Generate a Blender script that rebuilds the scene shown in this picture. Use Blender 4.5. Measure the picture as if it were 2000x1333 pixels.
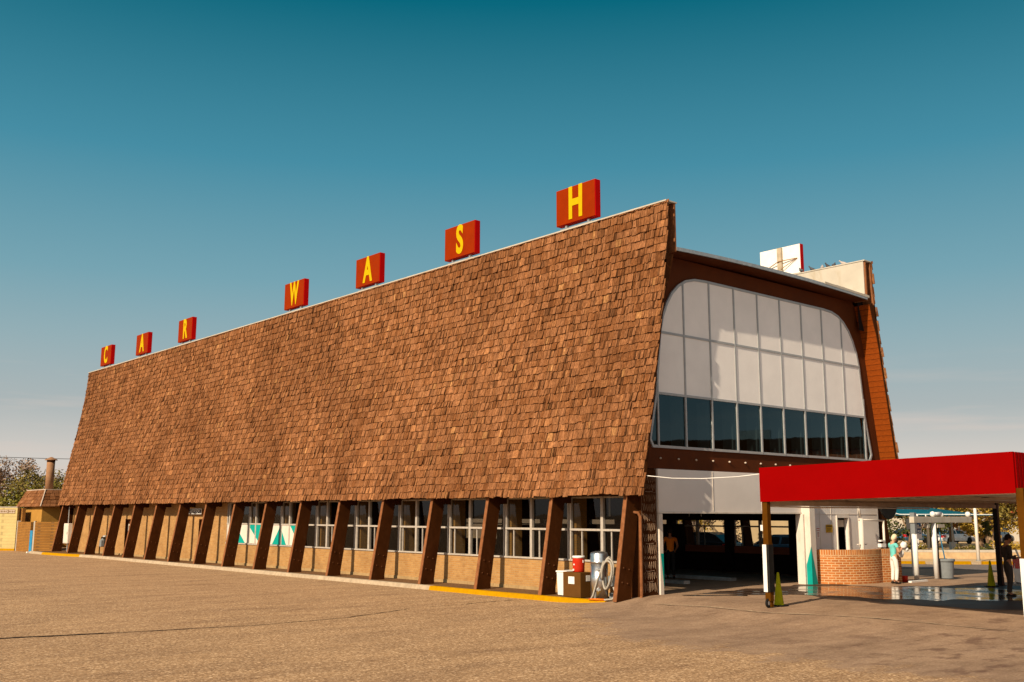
import bpy, bmesh, math, random
from mathutils import Vector, Matrix
from mathutils import noise as mn
random.seed(7)
for o in list(bpy.data.objects): bpy.data.objects.remove(o)
C = bpy.context.scene.collection
R = math.radians
scn = bpy.context.scene

# ---------------------------------------------------------------- camera
CAM = Vector((-20.590, -18.547, 2.393))
YAW, PITCH, ROLL = 0.7113, 0.1690, 0.0022
F = Vector((math.sin(YAW), math.cos(YAW), 0)); RT = Vector((math.cos(YAW), -math.sin(YAW), 0)); UP = Vector((0, 0, 1))
fwd = F*math.cos(PITCH)+UP*math.sin(PITCH); upc = -F*math.sin(PITCH)+UP*math.cos(PITCH)
r3 = RT*math.cos(ROLL)+upc*math.sin(ROLL); u3 = -RT*math.sin(ROLL)+upc*math.cos(ROLL)
cd = bpy.data.cameras.new('camera'); cam = bpy.data.objects.new('camera', cd); C.objects.link(cam)
cam.matrix_world = Matrix(((r3.x, u3.x, -fwd.x, CAM.x), (r3.y, u3.y, -fwd.y, CAM.y), (r3.z, u3.z, -fwd.z, CAM.z), (0, 0, 0, 1)))
cd.sensor_width = 36; cd.lens = 35.83; cd.clip_end = 5000; cd.clip_start = .1
scn.camera = cam

# ---------------------------------------------------------------- sun, sky, exposure
SUNDIR = Vector((5.0, 1.02, -3.4)).normalized()
sd = bpy.data.lights.new('sun', 'SUN'); sun = bpy.data.objects.new('sun', sd); C.objects.link(sun)
sd.energy = 5.0; sd.angle = R(0.53); sd.color = (1.0, 0.84, 0.62)
sun.rotation_euler = SUNDIR.to_track_quat('-Z', 'Y').to_euler()
world = bpy.data.worlds.new('World'); scn.world = world; world.use_nodes = True
nt = world.node_tree; nt.nodes.clear()
wo = nt.nodes.new('ShaderNodeOutputWorld'); bg = nt.nodes.new('ShaderNodeBackground'); nt.links.new(bg.outputs[0], wo.inputs[0])
sky = nt.nodes.new('ShaderNodeTexSky'); sky.sky_type = 'NISHITA'; sky.sun_disc = False
sky.sun_elevation = math.asin(-SUNDIR.z); sky.sun_rotation = math.atan2(-5, -1.15)
tcw = nt.nodes.new('ShaderNodeTexCoord'); sepw = nt.nodes.new('ShaderNodeSeparateXYZ'); nt.links.new(tcw.outputs['Generated'], sepw.inputs[0])
rampw = nt.nodes.new('ShaderNodeValToRGB'); nt.links.new(sepw.outputs['Z'], rampw.inputs[0])
cr = rampw.color_ramp; cr.elements[0].position = 0.0; cr.elements[0].color = (.64, .57, .50, 1)
cr.elements[1].position = .75; cr.elements[1].color = (.003, .05, .11, 1)
for p, c in ((.05, (.66, .61, .56)), (.10, (.42, .47, .475)), (.16, (.30, .43, .47)), (.22, (.185, .375, .45)), (.33, (.062, .27, .375)), (.47, (.0016, .138, .205))):
    e = cr.elements.new(p); e.color = (*c, 1)
# faint pinkish cloud streaks low in the sky
mpw = nt.nodes.new('ShaderNodeMapping'); mpw.inputs['Scale'].default_value = (2.2, 2.2, 26); nt.links.new(tcw.outputs['Generated'], mpw.inputs[0])
nzw = nt.nodes.new('ShaderNodeTexNoise'); nzw.inputs['Scale'].default_value = 2.3; nzw.inputs['Detail'].default_value = 6; nt.links.new(mpw.outputs[0], nzw.inputs['Vector'])
clr = nt.nodes.new('ShaderNodeValToRGB'); clr.color_ramp.elements[0].position = .52; clr.color_ramp.elements[1].position = .72; nt.links.new(nzw.outputs[0], clr.inputs[0])
low = nt.nodes.new('ShaderNodeMapRange'); low.inputs['From Min'].default_value = .015; low.inputs['From Max'].default_value = .15; low.inputs['To Min'].default_value = .95; low.inputs['To Max'].default_value = 0; nt.links.new(sepw.outputs['Z'], low.inputs[0])
mulw = nt.nodes.new('ShaderNodeMath'); mulw.operation = 'MULTIPLY'; nt.links.new(clr.outputs[0], mulw.inputs[0]); nt.links.new(low.outputs[0], mulw.inputs[1])
mixc = nt.nodes.new('ShaderNodeMixRGB'); mixc.inputs[2].default_value = (.72, .60, .53, 1); nt.links.new(mulw.outputs[0], mixc.inputs[0]); nt.links.new(rampw.outputs[0], mixc.inputs[1])
skm = nt.nodes.new('ShaderNodeMixRGB'); skm.blend_type = 'MULTIPLY'; skm.inputs[0].default_value = 1; skm.inputs[2].default_value = (.03, .05, .05, 1); nt.links.new(sky.outputs[0], skm.inputs[1])
mixs = nt.nodes.new('ShaderNodeMixRGB'); mixs.inputs[0].default_value = .97; nt.links.new(skm.outputs[0], mixs.inputs[1]); nt.links.new(mixc.outputs[0], mixs.inputs[2])
# added warm lobe in the unseen sky behind the camera, fills the facade shade
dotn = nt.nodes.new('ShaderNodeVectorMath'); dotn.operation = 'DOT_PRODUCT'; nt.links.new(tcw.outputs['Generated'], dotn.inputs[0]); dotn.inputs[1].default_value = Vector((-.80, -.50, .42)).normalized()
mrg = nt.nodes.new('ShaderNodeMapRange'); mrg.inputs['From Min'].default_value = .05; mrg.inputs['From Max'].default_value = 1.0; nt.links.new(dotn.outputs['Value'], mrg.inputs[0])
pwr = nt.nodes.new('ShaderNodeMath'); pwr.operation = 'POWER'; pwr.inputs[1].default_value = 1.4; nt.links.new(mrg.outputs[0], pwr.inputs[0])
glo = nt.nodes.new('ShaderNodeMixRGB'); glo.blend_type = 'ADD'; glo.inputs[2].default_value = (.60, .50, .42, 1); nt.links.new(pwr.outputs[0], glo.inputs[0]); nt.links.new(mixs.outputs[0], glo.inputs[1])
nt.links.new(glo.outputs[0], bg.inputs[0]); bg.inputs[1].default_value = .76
scn.view_settings.view_transform = 'Standard'; scn.view_settings.look = 'None'; scn.view_settings.exposure = 0.4; scn.view_settings.gamma = 1
scn.render.engine = 'CYCLES'; scn.cycles.max_bounces = 8; scn.cycles.transparent_max_bounces = 24; scn.cycles.caustics_reflective = False; scn.cycles.caustics_refractive = False

# ---------------------------------------------------------------- materials
def newmat(name):
    m = bpy.data.materials.new(name); m.use_nodes = True
    n = m.node_tree; return m, n, n.nodes['Principled BSDF']
def coords(n, scale=(1, 1, 1), rot=(0, 0, 0)):
    tc = n.nodes.new('ShaderNodeTexCoord'); mp = n.nodes.new('ShaderNodeMapping'); mp.inputs['Scale'].default_value = scale; mp.inputs['Rotation'].default_value = rot
    geo = n.nodes.new('ShaderNodeNewGeometry'); n.links.new(geo.outputs['Position'], mp.inputs[0]); return mp.outputs[0]
def noise(n, vec, scale, detail=4, rough=.55):
    t = n.nodes.new('ShaderNodeTexNoise'); t.inputs['Scale'].default_value = scale; t.inputs['Detail'].default_value = detail; t.inputs['Roughness'].default_value = rough
    n.links.new(vec, t.inputs['Vector']); return t.outputs[0]
def ramp(n, fac, stops):
    r = n.nodes.new('ShaderNodeValToRGB'); n.links.new(fac, r.inputs[0]); e = r.color_ramp.elements
    e[0].position, e[0].color = stops[0][0], (*stops[0][1], 1); e[1].position, e[1].color = stops[-1][0], (*stops[-1][1], 1)
    for p, c in stops[1:-1]: x = e.new(p); x.color = (*c, 1)
    return r.outputs[0]
def mix(n, fac, a, b, mode='MIX'):
    x = n.nodes.new('ShaderNodeMixRGB'); x.blend_type = mode
    for i, v in ((0, fac), (1, a), (2, b)):
        if isinstance(v, (int, float)): x.inputs[i].default_value = v
        elif isinstance(v, tuple): x.inputs[i].default_value = (*v, 1)
        else: n.links.new(v, x.inputs[i])
    return x.outputs[0]
def bump(n, h, bsdf, strength=.3, dist=.01):
    b = n.nodes.new('ShaderNodeBump'); b.inputs['Strength'].default_value = strength; b.inputs['Distance'].default_value = dist
    n.links.new(h, b.inputs['Height']); n.links.new(b.outputs[0], bsdf.inputs['Normal'])
def paint(name, col, rough=.5, var=.18, scale=3.0, metal=0, bmp=.08, dirt=None, spec=.08):
    m, n, b = newmat(name); v = coords(n)
    f = noise(n, v, scale, 6, .6); lo = tuple(c*(1-var) for c in col); hi = tuple(min(1, c*(1+var*.7)) for c in col)
    c = ramp(n, f, [(.3, lo), (.7, hi)])
    if dirt:
        d = noise(n, coords(n, (1, 1, .35)), scale*2.2, 8, .7); c = mix(n, ramp(n, d, [(.52, (0, 0, 0)), (.75, (1, 1, 1))]), c, dirt)
    n.links.new(c, b.inputs['Base Color']); b.inputs['Metallic'].default_value = metal; b.inputs['Specular IOR Level'].default_value = spec
    rr = n.nodes.new('ShaderNodeMapRange'); n.links.new(f, rr.inputs[0]); rr.inputs['To Min'].default_value = max(.03, rough-.1); rr.inputs['To Max'].default_value = min(1, rough+.12); n.links.new(rr.outputs[0], b.inputs['Roughness'])
    if bmp: bump(n, noise(n, v, 60, 3), b, bmp, .004)
    return m
def brick(name, c1, c2, mortar, axis='x', bw=.2, bh=.0675, ms=.010, bmp=.5, dirt=.25):
    m, n, b = newmat(name)
    g = n.nodes.new('ShaderNodeNewGeometry'); s = n.nodes.new('ShaderNodeSeparateXYZ'); n.links.new(g.outputs['Position'], s.inputs[0])
    cb = n.nodes.new('ShaderNodeCombineXYZ')
    if axis == 'x': n.links.new(s.outputs['Y'], cb.inputs[0])
    elif axis == 'y': n.links.new(s.outputs['X'], cb.inputs[0])
    else:
        a = n.nodes.new('ShaderNodeMath'); a.operation = 'ADD'; n.links.new(s.outputs['X'], a.inputs[0]); n.links.new(s.outputs['Y'], a.inputs[1]); n.links.new(a.outputs[0], cb.inputs[0])
    n.links.new(s.outputs['Z'], cb.inputs[1])
    t = n.nodes.new('ShaderNodeTexBrick'); n.links.new(cb.outputs[0], t.inputs['Vector']); t.inputs['Scale'].default_value = 1
    t.inputs['Brick Width'].default_value = bw; t.inputs['Row Height'].default_value = bh; t.inputs['Mortar Size'].default_value = ms; t.inputs['Mortar Smooth'].default_value = .3
    t.inputs['Color1'].default_value = (*c1, 1); t.inputs['Color2'].default_value = (*c2, 1); t.inputs['Mortar'].default_value = (*mortar, 1); t.inputs['Bias'].default_value = -.1
    v = coords(n); f = noise(n, v, 1.6, 8, .65)
    c = mix(n, 1, t.outputs[0], ramp(n, f, [(.3, (1-dirt, 1-dirt*1.1, 1-dirt*1.2)), (.65, (1.08, 1.06, 1.02))]), 'MULTIPLY')
    f2 = noise(n, v, 35, 4); c = mix(n, .5, c, ramp(n, f2, [(.3, (.75, .72, .7)), (.7, (1.15, 1.15, 1.12))]), 'MULTIPLY')
    n.links.new(c, b.inputs['Base Color']); b.inputs['Roughness'].default_value = .85; b.inputs['Specular IOR Level'].default_value = .2
    inv = n.nodes.new('ShaderNodeMath'); inv.operation = 'SUBTRACT'; inv.inputs[0].default_value = 1; n.links.new(t.outputs['Fac'], inv.inputs[1])
    bump(n, inv.outputs[0], b, bmp, .008)
    return m
def glass(name, tint=(.8, .85, .85), refl=(.5, .0), rough=.02, gcol=(.95, .97, 1)):
    m = bpy.data.materials.new(name); m.use_nodes = True; n = m.node_tree; n.nodes.clear()
    o = n.nodes.new('ShaderNodeOutputMaterial'); t = n.nodes.new('ShaderNodeBsdfTransparent'); t.inputs[0].default_value = (*tint, 1)
    g = n.nodes.new('ShaderNodeBsdfGlossy'); g.inputs['Roughness'].default_value = rough; g.inputs[0].default_value = (*gcol, 1)
    f = n.nodes.new('ShaderNodeLayerWeight'); f.inputs[0].default_value = .5
    pw = n.nodes.new('ShaderNodeMath'); pw.operation = 'POWER'; pw.inputs[1].default_value = 4; n.links.new(f.outputs['Facing'], pw.inputs[0])
    a = n.nodes.new('ShaderNodeMath'); a.operation = 'MULTIPLY_ADD'; a.inputs[1].default_value = refl[0]; a.inputs[2].default_value = refl[1]; a.use_clamp = True; n.links.new(pw.outputs[0], a.inputs[0])
    x = n.nodes.new('ShaderNodeMixShader'); n.links.new(a.outputs[0], x.inputs[0]); n.links.new(t.outputs[0], x.inputs[1]); n.links.new(g.outputs[0], x.inputs[2]); n.links.new(x.outputs[0], o.inputs[0])
    geo = n.nodes.new('ShaderNodeNewGeometry'); nz = n.nodes.new('ShaderNodeTexNoise'); nz.inputs['Scale'].default_value = 1.1; n.links.new(geo.outputs['Position'], nz.inputs['Vector'])
    bp = n.nodes.new('ShaderNodeBump'); bp.inputs['Strength'].default_value = .05; bp.inputs['Distance'].default_value = .03; n.links.new(nz.outputs[0], bp.inputs['Height']); n.links.new(bp.outputs[0], g.inputs['Normal'])
    return m

M = {}
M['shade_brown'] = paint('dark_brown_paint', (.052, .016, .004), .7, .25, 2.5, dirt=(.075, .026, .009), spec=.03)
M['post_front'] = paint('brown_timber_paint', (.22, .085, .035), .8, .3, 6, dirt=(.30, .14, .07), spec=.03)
M['bolt_brown'] = paint('bolt_head', (.12, .045, .018), .5, .2, 8)
M['facade_brown'] = paint('facade_brown_stucco', (.080, .020, .005), .7, .18, 1.5, bmp=.3)
M['siding'] = None
M['cream'] = paint('cream_membrane', (.47, .42, .35), .8, .12, 1.2, dirt=(.38, .31, .22))
M['white'] = paint('white_paint', (.66, .58, .50), .5, .07, 2, dirt=(.48, .42, .34))
M['panel_white'] = paint('grey_white_panel', (.77, .72, .69), .45, .05, 1.5)
M['panel_low'] = paint('grey_white_sheet_panel', (.70, .63, .58), .5, .05, 1.2)
M['frame_alu'] = paint('aluminium_window_frame', (.34, .34, .34), .45, .1, 6, metal=.2, spec=.3)
M['frame_cream'] = paint('weathered_window_frame_paint', (.42, .37, .32), .5, .12, 9, dirt=(.24, .17, .12))
M['galv'] = paint('galvanised_metal', (.42, .42, .42), .42, .2, 8, metal=.6)
M['steel'] = paint('brushed_steel', (.62, .62, .62), .3, .12, 14, metal=.95, bmp=.15)
M['red_canopy'] = paint('red_canopy_metal', (.215, .0003, .0003), .6, .07, 1.5, bmp=.02, spec=.02)
M['sign_face'] = paint('orange_red_sign_face', (.235, .021, .0002), .6, .1, 3, bmp=.02, spec=.04)  # orange of warm sun on red paint, put into the face colour
M['sign_side'] = paint('red_sign_side', (.42, .001, .001), .55, .08, 3, bmp=.02, spec=.05)  # same red sign paint without the sun tint, for the shaded sides
M['yellow'] = paint('yellow_letter_paint', (.52, .34, .002), .6, .1, 5, bmp=.02, spec=.05)
M['kerb_yellow'] = paint('yellow_kerb_paint', (.44, .215, .0006), .8, .15, 7, bmp=.4, dirt=(.33, .16, .004), spec=.04)
M['concrete'] = paint('pale_kerb_concrete', (.40, .31, .215), .9, .22, 5, bmp=.6, dirt=(.28, .2, .13))
M['teal'] = paint('teal_paint', (.004, .30, .25), .5, .1, 4, bmp=.02)
M['black'] = paint('black_paint', (.012, .010, .010), .5, .2, 4)
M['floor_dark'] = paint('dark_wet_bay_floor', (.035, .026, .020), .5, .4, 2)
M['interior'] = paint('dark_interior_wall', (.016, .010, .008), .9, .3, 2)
M['lining'] = paint('interior_brown_lining', (.22, .07, .035), .8, .15, 2)
M['tan_light'] = paint('pale_interior_column', (.5, .4, .32), .8, .1, 3)
M['base_course'] = paint('tan_base_course', (.36, .235, .11), .9, .2, 4, bmp=.5, dirt=(.22, .13, .06))
M['soil'] = paint('brown_soil', (.16, .085, .04), 1, .45, 14, bmp=1)
M['cone'] = paint('lime_green_cone_plastic', (.33, .33, .004), .6, .15, 6)
M['rubber'] = paint('black_rubber', (.015, .014, .013), .75, .3, 9)
M['grey_plastic'] = paint('grey_plastic', (.19, .205, .215), .5, .12, 7)
M['hose'] = paint('grey_vacuum_hose', (.36, .32, .27), .6, .2, 30, bmp=.5)
M['cooler_red'] = paint('red_cooler_plastic', (.42, .022, .008), .4, .1, 5)
M['cooler_white'] = paint('white_plastic', (.75, .72, .68), .4, .06, 5)
M['cabinet'] = paint('brown_cabinet_paint', (.105, .045, .010), .55, .12, 4)
M['orange'] = paint('orange_plastic', (.7, .16, .01), .5, .15, 9)
M['blue_gate'] = paint('blue_gate_paint', (.03, .22, .42), .5, .15, 4)
M['chimney'] = paint('tan_brown_chimney_metal', (.30, .16, .085), .7, .2, 3)
M['annex_plaster'] = paint('ochre_plaster', (.40, .205, .045), .85, .12, 2)
M['wall_cream'] = brick('pale_yellow_painted_block', (.52, .42, .19), (.50, .40, .18), (.40, .31, .14), 'xy', .4, .2, .012, .4, .1)
M['screen_brick'] = brick('orange_brick_pale_mortar', (.56, .23, .065), (.46, .17, .045), (.62, .42, .24), 'xy', .21, .0695, .013, .5, .12)
M['long_brick'] = brick('yellow_buff_brick', (.42, .235, .085), (.35, .175, .055), (.38, .24, .12), 'x', .2, .0675, .009, .5, .22)
M['pier_brick'] = brick('yellow_buff_brick_pier', (.32, .16, .042), (.27, .13, .03), (.22, .14, .06), 'y', .2, .0675, .009, .5, .2)
M['low_brick'] = brick('rough_ochre_brick', (.34, .155, .03), (.28, .12, .02), (.20, .10, .03), 'xy', .3, .1, .02, .9, .2)
M['glass'] = glass('window_glass', (.62, .64, .62), (.6, .025))
M['glass_front'] = glass('tinted_front_glass', (.15, .20, .22), (.6, .06), gcol=(.52, .86, 1))
M['tan_wall'] = paint('tan_stucco', (.58, .42, .25), .9, .1, 1)
M['skin'] = paint('skin', (.50, .27, .17), .55, .1, 8)
M['skin_tan'] = paint('tanned_skin', (.36, .16, .085), .55, .1, 8)
M['hair_blonde'] = paint('pale_blonde_hair', (.70, .56, .38), .6, .2, 30)
M['hair_dark'] = paint('dark_hair', (.02, .013, .01), .6, .3, 30)
M['shirt_turq'] = paint('turquoise_cotton', (.16, .56, .52), .8, .12, 9)
M['trouser_white'] = paint('white_trousers', (.74, .70, .64), .8, .08, 9)
M['shirt_orange'] = paint('orange_tshirt', (.75, .20, .02), .8, .1, 9)
M['suit'] = paint('charcoal_brown_suit', (.055, .040, .034), .8, .2, 9)
M['shirt_blue'] = paint('blue_shirt', (.10, .22, .34), .8, .15, 9)
M['trouser_dark'] = paint('dark_trousers', (.02, .018, .018), .8, .2, 9)
M['paper'] = paint('white_paper', (.8, .78, .74), .7, .04, 9)
M['shoe'] = paint('dark_leather', (.02, .014, .01), .45, .2, 9)
M['car_blue'] = paint('blue_car_paint', (.05, .14, .24), .15, .06, 2, metal=.4, bmp=0, spec=.8)
M['car_dark'] = paint('black_car_paint', (.015, .018, .022), .15, .06, 2, metal=.3, bmp=0, spec=.8)
M['car_white'] = paint('white_car_paint', (.74, .72, .70), .2, .05, 2, bmp=0, spec=.7)
M['car_glass'] = paint('car_window_glass', (.015, .02, .025), .06, .1, 2, bmp=0, spec=1)
M['lamp_red'] = paint('red_lamp_lens', (.55, .008, .006), .2, .1, 2, bmp=0, spec=.8)
M['lamp_clear'] = paint('clear_lamp_lens', (.8, .8, .78), .1, .05, 2, bmp=0, spec=.9)
M['bark'] = paint('tree_bark', (.20, .13, .08), .95, .35, 10, bmp=1)
M['bark_pale'] = paint('pale_tree_bark', (.42, .29, .18), .95, .3, 10, bmp=1)
M['sail'] = paint('teal_shade_cloth', (.004, .085, .125), .8, .12, 4)
M['sign_blue'] = paint('blue_sign_print', (.02, .07, .17), .5, .1, 5)
M['sign_text'] = paint('black_sign_plate', (.02, .012, .014), .5, .1, 5)
M['sign_yellow'] = paint('yellow_warning_plate', (.52, .30, .02), .5, .2, 30)
M['sign_brown'] = paint('brown_print', (.16, .08, .01), .5, .2, 30)
M['sign_redprint'] = paint('faded_red_print', (.38, .12, .10), .6, .2, 20)
M['stone'] = paint('sandy_ground', (.52, .36, .20), .95, .2, 3, bmp=.5)
M['roof_grey'] = paint('grey_gravel_roof', (.30, .27, .24), .95, .2, 4, bmp=.4)
M['red_roof'] = paint('red_house_roof', (.42, .10, .04), .85, .2, 4)
M['relief'] = paint('pale_tan_relief', (.34, .22, .14), .35, .35, 12, spec=.7)  # paler tan than the pillar it sits on
M['pigeon'] = paint('grey_pigeon_feathers', (.09, .09, .10), .7, .4, 40)
M['pigeon_pale'] = paint('pale_pigeon_feathers', (.42, .36, .33), .7, .3, 40)
M['pink'] = paint('pink_bird_feet', (.4, .12, .1), .6, .1, 40)

def siding():
    m, n, b = newmat('orange_brown_board_siding')
    g = n.nodes.new('ShaderNodeNewGeometry'); s = n.nodes.new('ShaderNodeSeparateXYZ'); n.links.new(g.outputs['Position'], s.inputs[0])
    md = n.nodes.new('ShaderNodeMath'); md.operation = 'FRACT'; sc = n.nodes.new('ShaderNodeMath'); sc.operation = 'MULTIPLY'; sc.inputs[1].default_value = 5.2; n.links.new(s.outputs['Z'], sc.inputs[0]); n.links.new(sc.outputs[0], md.inputs[0])
    nz = noise(n, coords(n, (1, 4, 14)), 2.5, 7, .7)
    c = ramp(n, nz, [(.3, (.17, .032, .003)), (.7, (.30, .062, .006))])
    ln = ramp(n, md.outputs[0], [(0, (.12, .1, .1)), (.05, (.12, .1, .1)), (.09, (1, 1, 1)), (1, (.85, .85, .85))])
    n.links.new(mix(n, 1, c, ln, 'MULTIPLY'), b.inputs['Base Color']); b.inputs['Roughness'].default_value = .85; b.inputs['Specular IOR Level'].default_value = .06
    bump(n, md.outputs[0], b, .5, .02); return m
M['siding'] = siding()
def shingle_mat():
    m, n, b = newmat('weathered_wood_shake')
    a = n.nodes.new('ShaderNodeVertexColor'); a.layer_name = 'tone'
    v = coords(n, (9, 9, 1.0)); f = noise(n, v, 3.2, 8, .75)
    c = mix(n, 1, a.outputs[0], ramp(n, f, [(.32, (.22, .16, .12)), (.45, (.80, .77, .73)), (.57, (1.22, 1.22, 1.20)), (.70, (2.1, 2.25, 2.2))]), 'MULTIPLY')
    f2 = noise(n, coords(n, (1, 1, .6)), .35, 5, .6)
    c = mix(n, 1, c, ramp(n, f2, [(.36, (.80, .77, .74)), (.62, (1.12, 1.12, 1.12))]), 'MULTIPLY')
    n.links.new(c, b.inputs['Base Color']); b.inputs['Roughness'].default_value = .85; b.inputs['Specular IOR Level'].default_value = .06
    bump(n, noise(n, coords(n, (12, 12, 1)), 9, 4), b, .6, .01); return m
M['shingle'] = shingle_mat()
def leafmat(name, a, bcol, c3):
    m, n, b = newmat(name); at = n.nodes.new('ShaderNodeVertexColor'); at.layer_name = 'tone'; sp = n.nodes.new('ShaderNodeSeparateColor'); n.links.new(at.outputs[0], sp.inputs[0])
    n.links.new(ramp(n, sp.outputs[0], [(0, a), (.5, bcol), (1, c3)]), b.inputs['Base Color']); b.inputs['Roughness'].default_value = .7; b.inputs['Specular IOR Level'].default_value = .2
    b.inputs['Subsurface Weight'].default_value = 0
    return m
M['leaf_olive'] = leafmat('olive_leaves', (.045, .035, .008), (.13, .10, .02), (.28, .20, .04))
M['leaf_green'] = leafmat('yellow_green_leaves', (.05, .045, .004), (.14, .125, .012), (.26, .21, .03))
M['leaf_gold'] = leafmat('golden_autumn_leaves', (.14, .08, .01), (.34, .21, .025), (.50, .34, .06))
M['leaf_orange'] = leafmat('orange_autumn_leaves', (.22, .07, .02), (.42, .16, .05), (.56, .26, .09))
M['leaf_dark'] = leafmat('dark_evergreen_leaves', (.02, .025, .008), (.06, .065, .015), (.15, .14, .03))
M['leaf_dry'] = leafmat('dry_brown_grey_foliage', (.09, .05, .03), (.20, .12, .07), (.33, .22, .14))

def ground_mat():
    m, n, b = newmat('asphalt_and_worn_concrete')
    v = coords(n); g = n.nodes.new('ShaderNodeNewGeometry'); s = n.nodes.new('ShaderNodeSeparateXYZ'); n.links.new(g.outputs['Position'], s.inputs[0])
    a1 = noise(n, v, 26, 4, .75); a2 = noise(n, v, 11, 5, .7); vo = n.nodes.new('ShaderNodeTexVoronoi'); vo.inputs['Scale'].default_value = 30; n.links.new(v, vo.inputs['Vector']); vsep = n.nodes.new('ShaderNodeSeparateColor'); n.links.new(vo.outputs['Color'], vsep.inputs[0]); big = noise(n, v, .35, 6, .6); med = noise(n, coords(n, (1, 1, 1)), 1.7, 6, .65)
    coarse = mix(n, .55, ramp(n, a1, [(.37, (.06, .028, .013)), (.48, (.33, .19, .095)), (.62, (.74, .49, .28))]), ramp(n, a2, [(.35, (.18, .098, .046)), (.65, (.46, .28, .145))]))
    coarse = mix(n, .5, coarse, ramp(n, vsep.outputs[0], [(.0, (.06, .03, .015)), (.22, (.24, .14, .070)), (.75, (.40, .245, .130)), (1, (.90, .64, .40))]))
    fine = mix(n, .7, ramp(n, a1, [(.34, (.19, .118, .07)), (.66, (.37, .24, .155))]), ramp(n, med, [(.35, (.225, .14, .086)), (.65, (.335, .218, .142))]))
    fine = mix(n, .22, fine, ramp(n, vsep.outputs[0], [(.0, (.09, .05, .03)), (.2, (.24, .15, .09)), (.8, (.32, .21, .13)), (1, (.6, .44, .3))]))
    # smoother, newer surface towards the door side
    def mth(op, a, b=0.0, c=0.0):
        q = n.nodes.new('ShaderNodeMath'); q.operation = op
        for k, w in enumerate((a, b, c)):
            if isinstance(w, (int, float)): q.inputs[k].default_value = w
            else: n.links.new(w, q.inputs[k])
        return q.outputs[0]
    slope = mth('MULTIPLY', mth('MAXIMUM', mth('ADD', s.outputs['Y'], 4.0), 0.0), -.77)
    edge = mth('ADD', mth('ADD', s.outputs['X'], 5.4), slope)
    edge = mth('ADD', edge, mth('MULTIPLY_ADD', med, 5.0, -2.5)); edge = mth('MULTIPLY_ADD', edge, .35, .5)
    c = mix(n, ramp(n, edge, [(.35, (0, 0, 0)), (.65, (1, 1, 1))]), coarse, fine)
    st = noise(n, coords(n, (.35, 1.3, 1), (0, 0, -.55)), .9, 8, .65)
    c = mix(n, 1, c, ramp(n, st, [(.26, (.60, .55, .52)), (.40, (.86, .84, .83)), (.55, (1.04, 1.03, 1.01)), (.7, (1.13, 1.12, 1.1))]), 'MULTIPLY')
    st2 = noise(n, coords(n, (.5, 2.2, 1), (0, 0, -.7)), 1.3, 9, .72)
    c = mix(n, 1, c, ramp(n, st2, [(.30, (.50, .43, .40)), (.37, (.9, .88, .87)), (.46, (1, 1, 1))]), 'MULTIPLY')
    oil = noise(n, coords(n, (.8, 1.5, 1), (0, 0, .5)), 1.05, 7, .62); where = mth('MULTIPLY', ramp(n, mth('MULTIPLY_ADD', s.outputs['Y'], -.25, -1.2), [(0, (0, 0, 0)), (1, (1, 1, 1))]), ramp(n, edge, [(.4, (0, 0, 0)), (.9, (1, 1, 1))]))
    c = mix(n, mth('MULTIPLY', where, ramp(n, oil, [(.54, (0, 0, 0)), (.62, (.75, .75, .75))])), c, (.105, .052, .034))
    n.links.new(c, b.inputs['Base Color']); b.inputs['Roughness'].default_value = .9; b.inputs['Specular IOR Level'].default_value = .25
    bump(n, a2, b, .45, .02); return m
M['ground'] = ground_mat()
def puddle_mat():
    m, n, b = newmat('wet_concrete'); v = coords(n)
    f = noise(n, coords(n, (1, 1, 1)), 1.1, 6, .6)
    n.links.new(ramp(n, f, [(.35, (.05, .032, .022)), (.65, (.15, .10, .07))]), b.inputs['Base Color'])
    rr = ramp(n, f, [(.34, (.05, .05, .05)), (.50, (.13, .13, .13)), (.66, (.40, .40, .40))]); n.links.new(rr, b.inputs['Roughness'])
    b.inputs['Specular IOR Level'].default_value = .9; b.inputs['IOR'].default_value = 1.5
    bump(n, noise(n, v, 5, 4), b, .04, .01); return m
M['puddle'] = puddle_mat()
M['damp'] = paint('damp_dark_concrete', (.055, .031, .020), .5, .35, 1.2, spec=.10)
M['crack'] = paint('dark_crack_filler', (.022, .014, .011), .95, .4, 8)
M['crack_pale'] = paint('pale_joint_dust', (.5, .37, .25), .95, .3, 8)

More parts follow.
